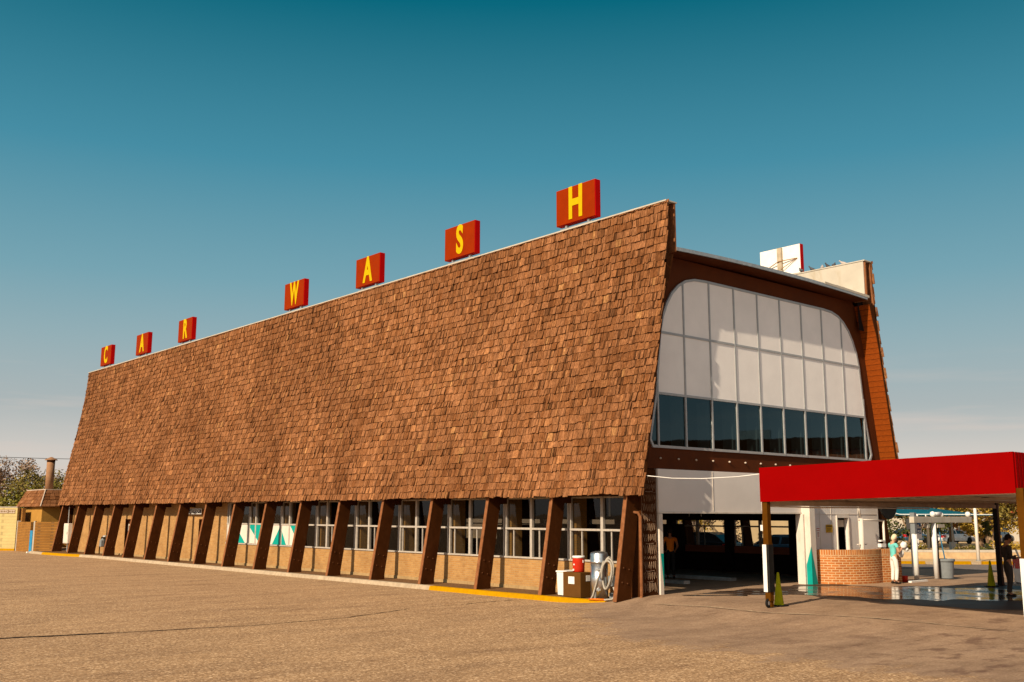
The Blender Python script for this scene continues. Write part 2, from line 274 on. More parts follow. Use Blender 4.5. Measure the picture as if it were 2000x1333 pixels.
# ---------------------------------------------------------------- mesh helpers
class MB:
    def __init__(s): s.v = []; s.f = []; s.m = []; s.t = []
    def add(s, vs, fs, mi=0, tone=None):
        o = len(s.v); s.v += [tuple(v) for v in vs]; s.f += [tuple(i+o for i in f) for f in fs]; s.m += [mi]*len(fs); s.t += [tone or (1, 1, 1)]*len(fs); return s
    def hexa(s, p, mi=0, tone=None):       # 8 points: bottom 4 ccw, top 4 ccw
        return s.add(p, [(3, 2, 1, 0), (4, 5, 6, 7), (0, 1, 5, 4), (1, 2, 6, 5), (2, 3, 7, 6), (3, 0, 4, 7)], mi, tone)
    def box(s, a, b, mi=0, tone=None):
        x0, y0, z0 = a; x1, y1, z1 = b
        return s.hexa([(x0, y0, z0), (x1, y0, z0), (x1, y1, z0), (x0, y1, z0), (x0, y0, z1), (x1, y0, z1), (x1, y1, z1), (x0, y1, z1)], mi, tone)
    def obox(s, c, size, rz=0, mi=0):
        c = Vector(c); q = Matrix.Rotation(rz, 3, 'Z'); h = [d/2 for d in size]
        return s.hexa([c+q@Vector(p) for p in ((-h[0], -h[1], -h[2]), (h[0], -h[1], -h[2]), (h[0], h[1], -h[2]), (-h[0], h[1], -h[2]), (-h[0], -h[1], h[2]), (h[0], -h[1], h[2]), (h[0], h[1], h[2]), (-h[0], h[1], h[2]))], mi)
    def tube(s, path, r, n=8, mi=0, cap=True, close=False):
        path = [Vector(p) for p in path]; rs = r if isinstance(r, (list, tuple)) else [r]*len(path)
        vs = []; fs = []; prev = None; N = len(path)
        for i, p in enumerate(path):
            if close: d = path[(i+1) % N]-path[i-1]
            else: d = path[min(i+1, N-1)]-path[max(i-1, 0)]
            d.normalize()
            if prev is None: a = d.orthogonal().normalized()
            else:
                a = prev-d*prev.dot(d)
                if a.length < 1e-6: a = d.orthogonal()
                a.normalize()
            prev = a; b = d.cross(a)
            for k in range(n):
                t = 2*math.pi*k/n; vs.append(p+(a*math.cos(t)+b*math.sin(t))*rs[i])
        for i in range(N if close else N-1):
            j = (i+1) % N
            for k in range(n): fs.append((i*n+k, i*n+(k+1) % n, j*n+(k+1) % n, j*n+k))
        if cap and not close: fs.append(tuple(range(n))[::-1]); fs.append(tuple(range((N-1)*n, N*n)))
        return s.add(vs, fs, mi)
    def lathe(s, prof, c=(0, 0, 0), n=24, mi=0, mat=None):
        vs = []; fs = []; c = Vector(c)
        for r, z in prof:
            for k in range(n):
                t = 2*math.pi*k/n; v = Vector((r*math.cos(t), r*math.sin(t), z)); v = mat@v if mat else v; vs.append(v+c)
        for i in range(len(prof)-1):
            for k in range(n): fs.append((i*n+k, i*n+(k+1) % n, (i+1)*n+(k+1) % n, (i+1)*n+k))
        if prof[0][0] > 1e-6: fs.append(tuple(range(n))[::-1])
        if prof[-1][0] > 1e-6: fs.append(tuple(range((len(prof)-1)*n, len(prof)*n)))
        return s.add(vs, fs, mi)
    def prism(s, poly, off, mi=0):
        n = len(poly); off = Vector(off); a = [Vector(p) for p in poly]; vs = a+[p+off for p in a]
        return s.add(vs, [tuple(range(n))[::-1], tuple(range(n, 2*n))]+[(i, (i+1) % n, n+(i+1) % n, n+i) for i in range(n)], mi)
    def ball(s, c, r, mi=0, n=10, m=7, rot=None):
        rx = r if isinstance(r, (tuple, list)) else (r, r, r); vs = []; fs = []
        for i in range(m+1):
            ph = math.pi*i/m
            for k in range(n):
                t = 2*math.pi*k/n; v = Vector((rx[0]*math.sin(ph)*math.cos(t), rx[1]*math.sin(ph)*math.sin(t), rx[2]*math.cos(ph)))
                if rot: v = rot@v
                vs.append(Vector(c)+v)
        for i in range(m):
            for k in range(n): fs.append((i*n+k, (i+1)*n+k, (i+1)*n+(k+1) % n, i*n+(k+1) % n))
        return s.add(vs, fs, mi)
    def build(s, name, mats, parent=None, smooth=False, tone=False, bevel=0, fix=True):
        me = bpy.data.meshes.new(name); me.from_pydata(s.v, [], s.f); me.update()
        mats = mats if isinstance(mats, (list, tuple)) else [mats]
        for x in mats: me.materials.append(M[x] if isinstance(x, str) else x)
        for p, mi in zip(me.polygons, s.m): p.material_index = mi; p.use_smooth = smooth
        if tone:
            ca = me.color_attributes.new('tone', 'FLOAT_COLOR', 'CORNER'); buf = []
            for p, t in zip(me.polygons, s.t): buf += list((*t, 1))*p.loop_total
            ca.data.foreach_set('color', buf)
        if fix and not tone:
            bm = bmesh.new(); bm.from_mesh(me); bmesh.ops.recalc_face_normals(bm, faces=bm.faces); bm.to_mesh(me); bm.free()
        o = bpy.data.objects.new(name, me); C.objects.link(o)
        if parent: o.parent = parent
        if bevel:
            mod = o.modifiers.new('bevel', 'BEVEL'); mod.width = bevel; mod.segments = 2; mod.limit_method = 'ANGLE'; mod.angle_limit = R(40)
        return o
def build_each(mb, name, mats, parent=None, **k):
    n = len(mb.v); pr = list(range(n))
    def fd(a):
        while pr[a] != a: pr[a] = pr[pr[a]]; a = pr[a]
        return a
    for f in mb.f:
        for q in f[1:]: pr[fd(q)] = fd(f[0])
    gr = {}
    for i, f in enumerate(mb.f): gr.setdefault(fd(f[0]), []).append(i)
    out = []
    for g in gr.values():
        m2 = MB(); mp = {}
        for i in g:
            for q in mb.f[i]:
                if q not in mp: mp[q] = len(m2.v); m2.v.append(mb.v[q])
            m2.f.append(tuple(mp[q] for q in mb.f[i])); m2.m.append(mb.m[i]); m2.t.append(mb.t[i])
        out.append(m2.build(name, mats, parent, **k))
    return out
def tag(o, label=None, cat=None, group=None, kind=None):
    if label: o['label'] = label
    if cat: o['category'] = cat
    if group: o['group'] = group
    if kind: o['kind'] = kind
    return o
def thing(name, label, cat, loc=(0, 0, 0), rz=0, group=None):
    o = bpy.data.objects.new(name, None); C.objects.link(o); o.location = loc; o.rotation_euler = (0, 0, rz); o.empty_display_size = .2
    return tag(o, label, cat, group)
def copy_tree(o, parent=None):
    c = o.copy(); C.objects.link(c); c.parent = parent
    for ch in [x for x in bpy.data.objects if x.parent == o]: copy_tree(ch, c)
    return c
def text_mesh(txt, size, extrude=.01, xs=1.0, offset=0.0):
    cu = bpy.data.curves.new('t', 'FONT'); cu.body = txt; cu.size = size; cu.extrude = extrude; cu.align_x = 'CENTER'; cu.align_y = 'CENTER'; cu.offset = offset; cu.resolution_u = 6
    o = bpy.data.objects.new('t', cu); C.objects.link(o); bpy.context.view_layer.update()
    me = bpy.data.meshes.new_from_object(o.evaluated_get(bpy.context.evaluated_depsgraph_get()))
    bpy.data.objects.remove(o)
    for v in me.vertices: v.co.x *= xs
    return me
def text_obj(name, txt, size, mat, parent, loc, rot, extrude=.01, xs=1.0, offset=0.0):
    me = text_mesh(txt, size, extrude, xs, offset); me.materials.clear(); me.materials.append(M[mat]); me.name = name
    o = bpy.data.objects.new(name, me); C.objects.link(o); o.parent = parent; o.location = loc; o.rotation_euler = rot
    return o
def spot(u, D, z=.22):
    p = CAM+F*D+RT*u; return Vector((p.x, p.y, z))
K = 1.25
def far(u, D, z=-.365): return spot(u*K, D*K, z)
def sstep(a, b, x):
    t = max(0, min(1, (x-a)/(b-a))); return t*t*(3-2*t)
def gh(x, y):      # height of the paving: the lot rises gently towards the wash bay
    A = .24*sstep(-1.7, 1.1, x); B = max(0, min(1, 1+y/10.5)) if y < 0 else 1
    if x < .9: B *= 1-sstep(.3, 2.8, y)
    return A*B-.0275*(min(max(x, 14), 36)-14)

# ================================================================ SETTING
def sheet(name, xs, ys, mat, dz=0.0, zf=gh):
    mb = MB(); nx, ny = len(xs), len(ys)
    vs = [(x, y, zf(x, y)+dz) for y in ys for x in xs]
    fs = [(j*nx+i, j*nx+i+1, (j+1)*nx+i+1, (j+1)*nx+i) for j in range(ny-1) for i in range(nx-1)]
    mb.add(vs, fs); o = mb.build(name, mat, smooth=True, fix=False); return tag(o, kind='structure')
def fr(a, b, st): return [a+i*st for i in range(int(round((b-a)/st))+1)]
gx = [-3000, -800, -200, -60]+fr(-30, -2, 2)+fr(-1.75, 1.25, .25)+fr(2, 36, 2)+[60, 200, 800, 3000]
gy = [-3000, -800, -200, -60, -30]+fr(-20, -1, .5)+fr(-.75, 3.25, .25)+fr(4, 60, 4)+[80, 200, 800, 3000]
sheet('ground', gx, gy, 'ground')

def blob_poly(pts, amp=.12, n=6, seed=0):
    out = []; N = len(pts)
    for i in range(N):
        a, b = Vector(pts[i]), Vector(pts[(i+1) % N])
        for k in range(n):
            t = k/n; p = a.lerp(b, t); w = mn.noise(Vector((p.x*1.3, p.y*1.3, seed)))*amp*2.2; d = (b-a).normalized(); out.append((p.x-d.y*w, p.y+d.x*w))
    return out
def flat_blob(name, pts, mat, dz, amp=.12, seed=0, kind='structure'):
    poly = blob_poly(pts, amp, 8, seed)
    bm = bmesh.new(); vs = [bm.verts.new((x, y, 0)) for x, y in poly]; es = [bm.edges.new((vs[i], vs[(i+1) % len(vs)])) for i in range(len(vs))]
    bmesh.ops.triangle_fill(bm, edges=es, use_beauty=True)
    for _ in range(2): bmesh.ops.subdivide_edges(bm, edges=[e for e in bm.edges if e.calc_length() > .6], cuts=1, use_grid_fill=False)
    bmesh.ops.triangulate(bm, faces=bm.faces)
    for v in bm.verts: v.co.z = gh(v.co.x, v.co.y)+dz
    for f in bm.faces:
        f.normal_update()
        if f.normal.z < 0: f.normal_flip()
        f.smooth = True
    me = bpy.data.meshes.new(name); bm.to_mesh(me); bm.free(); me.materials.append(M[mat]); o = bpy.data.objects.new(name, me); C.objects.link(o); return tag(o, kind=kind)
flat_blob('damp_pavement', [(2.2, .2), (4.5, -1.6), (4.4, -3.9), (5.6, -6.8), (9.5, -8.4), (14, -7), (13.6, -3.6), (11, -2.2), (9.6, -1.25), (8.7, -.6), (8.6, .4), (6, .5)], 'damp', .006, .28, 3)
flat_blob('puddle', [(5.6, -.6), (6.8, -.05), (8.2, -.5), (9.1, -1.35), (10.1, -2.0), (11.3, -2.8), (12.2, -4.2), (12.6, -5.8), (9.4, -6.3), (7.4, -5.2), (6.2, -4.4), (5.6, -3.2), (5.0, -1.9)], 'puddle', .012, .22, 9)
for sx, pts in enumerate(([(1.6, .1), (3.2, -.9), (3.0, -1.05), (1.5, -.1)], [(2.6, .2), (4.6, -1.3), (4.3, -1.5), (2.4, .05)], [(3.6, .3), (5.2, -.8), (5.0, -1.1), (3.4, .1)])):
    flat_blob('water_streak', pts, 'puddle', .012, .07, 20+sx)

def strip(name, path, w, mat, dz, seed=0, jag=.5):
    mb = MB(); vs = []; fs = []; pts = []
    for i in range(len(path)-1):
        a, b = Vector(path[i]), Vector(path[i+1]); n = max(2, int((b-a).length/.12))
        for k in range(n): pts.append(a.lerp(b, k/n))
    pts.append(Vector(path[-1])); N = len(pts)
    for i, p in enumerate(pts):
        d = (pts[min(i+1, N-1)]-pts[max(i-1, 0)]).normalized(); t = i/(N-1)
        ww = (w[0]*(1-t)+w[1]*t)*(1+jag*mn.noise(Vector((p.x*3, p.y*3, seed)))*2); of = mn.noise(Vector((p.x*1.5, p.y*1.5, seed+5)))*.07+mn.noise(Vector((p.x*6, p.y*6, seed+5)))*.02
        for s_ in (-1, 1):
            q = (p.x-d.y*(of+s_*ww), p.y+d.x*(of+s_*ww)); vs.append((*q, gh(*q)+dz))
    for i in range(N-1): fs.append((2*i, 2*i+1, 2*i+3, 2*i+2))
    mb.add(vs, fs); o = mb.build(name, mat, fix=False)
    for p in o.data.polygons:
        if p.normal.z < 0: p.flip()
    return tag(o, kind='structure')
strip('pavement_crack', [(-15.4, 3.6), (-12.9, 3.07)], (.085, .06), 'crack', .008, 1, .25)
strip('pavement_crack', [(-13.0, 3.09), (-9.8, 2.52), (-7.4, 2.7), (-4.95, 3.62)], (.028, .014), 'crack', .008, 1)
strip('pavement_crack', [(-4.2, 3.75), (-2.5, 3.9), (-1.0, 4.1)], (.012, .02), 'crack', .008, 2)
strip('pavement_joint', [(-.1, -.5), (.2, -2.0), (.3, -3.8), (1.2, -5.9), (1.55, -9.0), (2.6, -13)], (.012, .02), 'crack_pale', .008, 4, .9)
strip('pavement_joint', [(-.2, -.52), (.1, -2.0), (.2, -3.8), (1.1, -5.9), (1.45, -9.0), (2.5, -13)], (.006, .012), 'crack', .007, 4, .9)
for i, (x, y, l, a) in enumerate(((-3.2, 4.6, 1.5, 2.0), (-4.0, 5.4, 1.1, 1.7), (-2.4, 2.6, .9, 2.2), (-2.0, 1.2, 1.1, 2.5), (-5.5, 7.5, 1.0, 1.8), (-1.2, -2.2, 1.0, 2.6), (-3.4, -.6, 1.4, 2.35))):
    strip('pavement_crack', [(x, y), (x+math.sin(a)*l*.5, y+math.cos(a)*l*.5+.06), (x+math.sin(a)*l, y+math.cos(a)*l)], (.010, .004), 'crack', .008, 30+i)

# kerb along the long side
def kerb_run(name, pts, mat, w=.18):
    # pts: (x_outer, y, top, bottom)
    mb = MB(); n = len(pts)
    vs = []
    for x, y, t, b in pts: vs += [(x-.05, y, b-.05), (x, y, t-.02), (x+.03, y, t), (x+w, y, t), (x+w, y, b-.05)]
    fs = []
    for i in range(n-1):
        for k in range(4): fs.append((i*5+k, (i+1)*5+k, (i+1)*5+k+1, i*5+k+1))
    fs += [(0, 1, 2, 3, 4), tuple(range((n-1)*5, n*5))[::-1]]
    mb.add(vs, fs); return tag(mb.build(name, mat), kind='structure')
ky = lambda a, b, st, x: [(x(y), y, .133 if y > 1.9 else .133-.02*sstep(1.9, 1, y), 0) for y in fr(a, b, st)]
kx = lambda y: -.53-.72*sstep(40, 46, y)
kerb_run('kerb', [(kx(y), y, .133, 0) for y in [8.75]+fr(10, 40, 2)+[41.9]], 'concrete')
kerb_run('yellow_kerb', [(kx(y), y, .133, 0) for y in (41.9, 43, 44.2, 46.9)], 'kerb_yellow')
kerb_run('kerb', [(kx(y), y, .133, 0) for y in (46.9, 48, 49.3)], 'concrete')
kerb_run('yellow_kerb', [(-.56, 8.75, .133, 0), (-.56, 7, .133, 0), (-.58, 5.3, .133, 0), (-.52, 4.2, .133, .0), (-.55, 3.0, .133, .0), (-.42, 1.7, .133, .01), (-.30, 1.15, .13, .05)][::-1], 'kerb_yellow')
mb = MB()
for a, b in ((1.15, 8.75), (8.75, 41.9), (41.9, 49.3)):
    ys = fr(a, b, (b-a)/max(1, round((b-a)/.4)))
    for y0, y1 in zip(ys[:-1], ys[1:]):
        x0 = (kx(y0)+.15 if y0 > 1.5 else -.15); x1 = kx(y1)+.15
        z0 = .118+.02*mn.noise(Vector((0, y0*2, 0))); z1 = .118+.02*mn.noise(Vector((0, y1*2, 0)))
        mb.add([(x0, y0, z0), (.9, y0, .13), (.9, y1, .13), (x1, y1, z1)], [(0, 1, 2, 3)])
tag(mb.build('planting_strip', 'soil', fix=False), kind='structure')

# far side: street, verge
def spoly(name, uv, z, mat, h=None):
    p = [spot(u, D, z) for u, D in uv]; mb = MB()
    if h is None: mb.add(p, [tuple(range(len(p)))])
    else: mb.prism(p, (0, 0, h))
    return tag(mb.build(name, mat), kind='structure')
M['asphalt_dark'] = paint('dark_street_asphalt', (.17, .14, .125), .9, .2, 1.5, bmp=.3)
mb = MB(); nu, nd = 16, 8
gr = []
for j in range(nd+1):
    for i in range(nu+1): p = spot(17+60*i/nu, 50+9.7*j/nd); gr.append((p.x, p.y, gh(p.x, p.y)+.012))
mb.add(gr, [(j*(nu+1)+i, j*(nu+1)+i+1, (j+1)*(nu+1)+i+1, (j+1)*(nu+1)+i) for j in range(nd) for i in range(nu)]); o = mb.build('road', 'asphalt_dark', fix=False); tag(o, kind='structure')
spoly('verge', [(18, 60.2), (150, 60.2), (150, 260), (18, 260)], -.38, 'stone', .12)
spoly('kerb', [(18, 59.9), (75, 59.9), (75, 60.3), (18, 60.3)], -.40, 'concrete', .15)

# ================================================================ CAR WASH BUILDING
W = 13.65; L = 48.57; ZE = 2.96; ZT = 11.35; RF = .60
Y0 = .78; BAY = 2.958
bld = thing('car_wash_building', 'long car wash hall with brown wood shake walls, leaning posts and tall front window', 'building')
def prof(s):        # distance up the slope from the eave -> (x, z)
    s1 = 6.60
    pts = [(0, 2.96), (.17, 3.95), (.36, 5.0), (.56, 6.1), (.77, 7.2), (.95, 8.2), (1.10, 9.2), (1.19, 10.0), (1.25, 10.7), (1.28, 11.36)]
    for (x0, z0), (x1, z1) in zip(pts[:-1], pts[1:]):
        d = math.hypot(x1-x0, z1-z0)
        if s <= d or (x1, z1) == pts[-1]: t = s/d; return x0+(x1-x0)*t, z0+(z1-z0)*t
        s -= d
def tone():
    r = random.random(); k = random.gauss(1, .10)
    if r < .015: c = (.30, .145, .058)
    elif r < .08: c = (.265, .116, .048)
    elif r < .20: c = (.155, .060, .022)
    elif r < .55: c = (.190, .078, .031)
    else: c = (.222, .096, .042)
    return tuple(x*k for x in c)
def shingles(name, mirror, ya, yb, slen=8.53, expo=.242, parent=None, pf=prof, xo=0, wmul=1.0, tk=1.0):
    mb = MB(); n = int(slen/expo)+1; S = -1 if mirror else 1
    for i in range(n+1):
        s0 = i*expo-.02; y = ya+random.uniform(-.1, 0)
        while y < yb:
            r = random.random(); w = (random.uniform(.045, .09) if r < .40 else random.uniform(.09, .16) if r < .84 else random.uniform(.17, .27))*wmul
            y1 = min(y+w, yb+.03*(random.random()))
            if y1-y > .03:
                wav = .045*mn.noise(Vector((y*.33, i*.9, 0)))+.025*mn.noise(Vector((y*1.1, i*1.7, 4)))
                b = s0+wav+random.gauss(0, .011); b = max(b, -.05); t = min(s0+expo+.11, slen)
                if t > b+.05:
                    sk = random.gauss(0, .008); th = random.uniform(.034, .072)*tk; tn = tone(); kd = random.uniform(.42, .8) if w < .085 and random.random() < .45 else 1; tn = tuple(q*kd for q in tn)
                    if random.random() < .03: th += .03
                    vs = []
                    for (yy, ss, oo) in ((y+.005, b, .012), (y1-.005, b+sk, .012), (y1-.005, t, .0), (y+.005, t, .0)):
                        x, z = pf(max(ss, 0)); dz = min(ss, 0); vs.append((x-oo*.98, yy, z+dz))
                    tl = random.gauss(0, .007)
                    for (yy, ss, oo) in ((y+.005, b, th+tl), (y1-.005, b+sk, th-tl), (y1-.005, t, .006), (y+.005, t, .006)):
                        x, z = pf(max(ss, 0)); dz = min(ss, 0); vs.append((x-oo*.98, yy, z+dz-oo*.16))
                    if mirror: vs = [(xo-v[0], v[1], v[2]) for v in vs]
                    f = [(4, 7, 6, 5), (0, 4, 5, 1), (0, 3, 7, 4), (1, 5, 6, 2), (3, 2, 6, 7)]
                    if mirror: f = [q[::-1] for q in f]
                    mb.add(vs, f[:1], 0, tn); o_ = len(mb.v)-8; dk = tuple(q*.38 for q in tn)      # dark end grain and edges, also paint in the shadow lines between courses
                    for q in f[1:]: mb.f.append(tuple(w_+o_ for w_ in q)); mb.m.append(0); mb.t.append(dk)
            y = y1
    o = mb.build(name, 'shingle', parent, tone=True)
    return o
shingles('shake_cladding', False, 0, L, parent=bld)
shingles('shake_cladding', True, 0, 2.6, parent=bld, xo=W, tk=.5)

# shells behind the shakes, wing thickness, linings
SS = [i*8.53/16 for i in range(17)]
outer = [prof(s) for s in SS]
def inner_x(x, z):     # inner lining: close behind the shakes below the roof, .36 behind them above it
    return x+.10+.26*sstep(8.3, 9.9, z)
def wing(mir, y0, y1):
    fx = (lambda x: W-x) if mir else (lambda x: x)
    mb = MB()
    vs = [(fx(x+.012), y, z) for y in (y0, y1) for x, z in outer]; n = len(outer)
    mb.add(vs, [(i, i+1, n+i+1, n+i) for i in range(n-1)])
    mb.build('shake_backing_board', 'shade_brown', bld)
    # inner lining with board siding, front overhang portion and the part inside
    mb = MB(); pr = [(inner_x(x, z), z) for x, z in outer if z < 10.0]; pr = [(inner_x(.0, 2.96), 2.96)]+pr[1:]; m = len(pr)
    vs = [(fx(x), y, z) for y in (0.02, RF+.02) for x, z in pr]; mb.add(vs, [(i, i+1, m+i+1, m+i) for i in range(m-1)]); mb.build('siding_boards', 'siding', bld)
    mb = MB(); vs = [(fx(x+.02), y, z) for y in (RF+.14, y1-.1) for x, z in pr]; mb.add(vs, [(i, i+1, m+i+1, m+i) for i in range(m-1)]); mb.build('inner_lining', 'lining', bld)
    # front edge board of the wing
    mb = MB()
    for i in range(n-1):
        (xa, za), (xb, zb) = outer[i], outer[i+1]
        if zb < 9.95:
            mb.hexa([(fx(xa+.015), .0, za), (fx(inner_x(xa, za)-.004), .0, za), (fx(inner_x(xa, za)-.004), .09, za), (fx(xa+.015), .09, za), (fx(xb+.015), .0, zb), (fx(inner_x(xb, zb)-.004), .0, zb), (fx(inner_x(xb, zb)-.004), .09, zb), (fx(xb+.015), .09, zb)])
    mb.build('wing_edge_board', 'shade_brown', bld)
    # hollow parapet above the roof: thin edge trims, dark recess, inner face, capping
    mb = MB()
    for i in range(n-1):
        (xa, za), (xb, zb) = outer[i], outer[i+1]
        if za >= 8.9:
            for o0, o1 in ((.015, .06),):
                mb.hexa([(fx(xa+o0), 0, za), (fx(xa+o1), 0, za), (fx(xa+o1), .5, za), (fx(xa+o0), .5, za), (fx(xb+o0), 0, zb), (fx(xb+o1), 0, zb), (fx(xb+o1), .5, zb), (fx(xb+o0), .5, zb)])
    mb.hexa([(fx(1.60), 0, 9.9), (fx(1.66), 0, 9.9), (fx(1.66), .5, 9.9), (fx(1.60), .5, 9.9), (fx(1.60), 0, 11.34), (fx(1.66), 0, 11.34), (fx(1.66), .5, 11.34), (fx(1.60), .5, 11.34)])
    build_each(mb, 'parapet_edge_trim', 'post_front', bld)
    mb = MB(); mb.add([(fx(1.1), .42, 8.9), (fx(1.6), .42, 8.9), (fx(1.6), .42, 11.34), (fx(1.3), .42, 11.34)], [(0, 1, 2, 3)]); mb.build('parapet_recess', 'black', bld)  # black sheet painting in the shade of the hollow parapet
    mb = MB(); mb.box((min(fx(1.66), fx(1.70)), .06, 9.99), (max(fx(1.66), fx(1.70)), y1, 11.335)); mb.build('parapet', 'cream', bld)
    mb = MB(); a, b = sorted((fx(1.235), fx(1.72))); mb.box((a, -.01, 11.345), (b, y1+.02, 11.385)); mb.build('parapet_capping', 'cream' if not mir else 'cream', bld)
wing(False, 0, L); wing(True, 0, L)

# roof deck and fascia (slightly arched)
def arch(x): return 9.93+.11*(1-((x-W/2)/(W/2-1.6))**2)
mb = MB(); xs = fr(1.66, W-1.66, (W-3.32)/16)
vs = []
for y in (0.03, L):
    for x in xs: vs += [(x, y, arch(x)+.06)]
n = len(xs); mb.add(vs, [(i, i+1, n+i+1, n+i) for i in range(n-1)]); mb.build('roof_deck', 'roof_grey', bld)
mb = MB()
for x0, x1 in zip(xs[:-1], xs[1:]):
    z0, z1 = arch(x0), arch(x1); mb.hexa([(x0, -.02, z0), (x1, -.02, z1), (x1, .03, z1), (x0, .03, z0), (x0, -.02, z0+.105), (x1, -.02, z1+.105), (x1, .03, z1+.105), (x0, .03, z0+.105)])
mb.build('roof_fascia', 'galv', bld)
mb = MB(); vs = []
for y in (0.03, L-.1):
    for x in xs: vs += [(x, y, arch(x)-.012)]
mb.add(vs, [(i, i+1, n+i+1, n+i) for i in range(n-1)]); mb.build('soffit', 'facade_brown', bld)
mb = MB()       # pale membrane lapped over the roof edge by the right parapet
xx = fr(9.3, W-1.72, .35)
for x0, x1 in zip(xx[:-1], xx[1:]):
    z0, z1 = arch(x0)+.108, arch(x1)+.108; h = .05
    mb.hexa([(x0, -.03, z0-.03), (x1, -.03, z1-.03), (x1, .9, z1), (x0, .9, z0), (x0, -.03, z0+h*random.uniform(.8, 1.4)), (x1, -.03, z1+h), (x1, .9, z1+h), (x0, .9, z0+h)])
mb.build('roof_membrane', 'cream', bld)
mb = MB(); mb.add([(0.9, L, .1), (W-.9, L, .1), (W-.05, L, 2.96), (W-1.2, L, 10), (1.2, L, 10), (.05, L, 2.96)], [(0, 1, 2, 3, 4, 5)]); mb.build('rear_wall', 'shade_brown', bld)

# ---- front facade wall with its rounded window
def plate(name, outer_, holes, y, th, mat, parent):
    bm = bmesh.new()
    def fill(yy):
        es = []
        for loop in [outer_]+holes:
            v = [bm.verts.new((x, yy, z)) for x, z in loop]; es += [bm.edges.new((v[i], v[(i+1) % len(v)])) for i in range(len(v))]
        return bmesh.ops.triangle_fill(bm, edges=es, use_beauty=True)
    fill(y); fill(y+th)
    for loop in [outer_]+holes:
        v0 = [bm.verts.new((x, y, z)) for x, z in loop]; v1 = [bm.verts.new((x, y+th, z)) for x, z in loop]
        for i in range(len(loop)):
            j = (i+1) % len(loop); bm.faces.new((v0[i], v0[j], v1[j], v1[i]))
    bmesh.ops.remove_doubles(bm, verts=bm.verts, dist=1e-5); bmesh.ops.recalc_face_normals(bm, faces=bm.faces)
    me = bpy.data.meshes.new(name); bm.to_mesh(me); bm.free(); me.materials.append(M[mat]); o = bpy.data.objects.new(name, me); C.objects.link(o); o.parent = parent; return o
half = [(1.09, 4.27), (.95, 4.50), (1.26, 5.82), (1.47, 7.60), (1.60, 8.08), (1.80, 8.50), (2.05, 8.85), (2.35, 9.12), (2.70, 9.31), (3.1, 9.41), (3.6, 9.44)]
WO = half+[(W-x, z) for x, z in half[::-1]]
def inset(loop, d):
    n = len(loop); out = []
    for i in range(n):
        a, b, c = Vector(loop[i-1]), Vector(loop[i]), Vector(loop[(i+1) % n]); d1 = (b-a).normalized(); d2 = (c-b).normalized()
        n1 = Vector((d1.y, -d1.x)); n2 = Vector((d2.y, -d2.x)); m = (n1+n2).normalized(); k = d/max(.3, m.dot(n1)); out.append(tuple(b+m*k))
    return out
fpr = [(inner_x(x, z)+.0, z) for x, z in outer if 3.75 < z < 9.9]
fo = [(inner_x(.12, 3.68), 3.68)]+fpr+[(1.66, 9.93)]; fo = fo+[(W-x, z) for x, z in fo[::-1]]
plate('facade_wall', fo, [WO], RF, .12, 'facade_brown', bld)
cw = plate('front_window', WO, [inset(WO, .075)], RF-.055, .12, 'frame_alu', bld)
def wz(x):   # height of the window outline at x
    xx = x if x < W/2 else W-x; p = half[1:]
    for (x0, z0), (x1, z1) in zip(p[:-1], p[1:]):
        if x0 <= xx <= x1: return z0+(z1-z0)*(xx-x0)/(x1-x0)
    return 9.44
MX = [1.34+1.219*k for k in range(10)]
mb = MB()
for x in MX: mb.box((x-.030, RF-.062, 4.30), (x+.030, RF+.055, wz(x)-.03))
build_each(mb, 'mullion', 'frame_alu', cw)
mb = MB()
for z in (5.82, 7.60):
    xa = (1.26 if z < 6 else 1.47)+.03; mb.box((xa, RF-.058, z-.032), (W-xa, RF+.05, z+.035))
build_each(mb, 'transom', 'frame_alu', cw)
ins = inset(WO, .05)
def cut(loop, lo, hi):
    out = []
    n = len(loop)
    for i in range(n):
        a, b = loop[i], loop[(i+1) % n]
        if lo <= a[1] <= hi: out.append(a)
        for lv in (lo, hi):
            if (a[1]-lv)*(b[1]-lv) < 0: t = (lv-a[1])/(b[1]-a[1]); out.append((a[0]+(b[0]-a[0])*t, lv))
    return out
def ordered(lp):
    c = (sum(p[0] for p in lp)/len(lp), sum(p[1] for p in lp)/len(lp)); return sorted(lp, key=lambda p: math.atan2(p[1]-c[1], p[0]-c[0]))
up = ordered(cut(ins, 5.83, 99)); lo_ = ordered(cut(ins, 0, 5.81))
mb = MB(); mb.prism([(x, RF-.036, z) for x, z in up], (0, .05, 0)); mb.build('infill_panels', 'panel_white', cw)
mb = MB(); mb.add([(x, RF-.02, z) for x, z in lo_], [tuple(range(len(lo_)))]); mb.build('pane', 'glass_front', cw)
mb = MB()
for x in MX: mb.box((x-.03, RF+.13, 4.3), (x+.05, RF+.52, 5.75))
build_each(mb, 'inner_fin', 'white', cw)
for k in range(15):
    x = 1.42+.785*k
    if x < W-1.3: mb = MB(); mb.lathe([(.026, 0), (.03, .03), (.02, .05), (0, .055)], (x, RF-.004, 3.98), 10, 0, Matrix.Rotation(R(90), 4, 'X')); mb.build('bolt_cap', 'tan_light', bld, smooth=True)
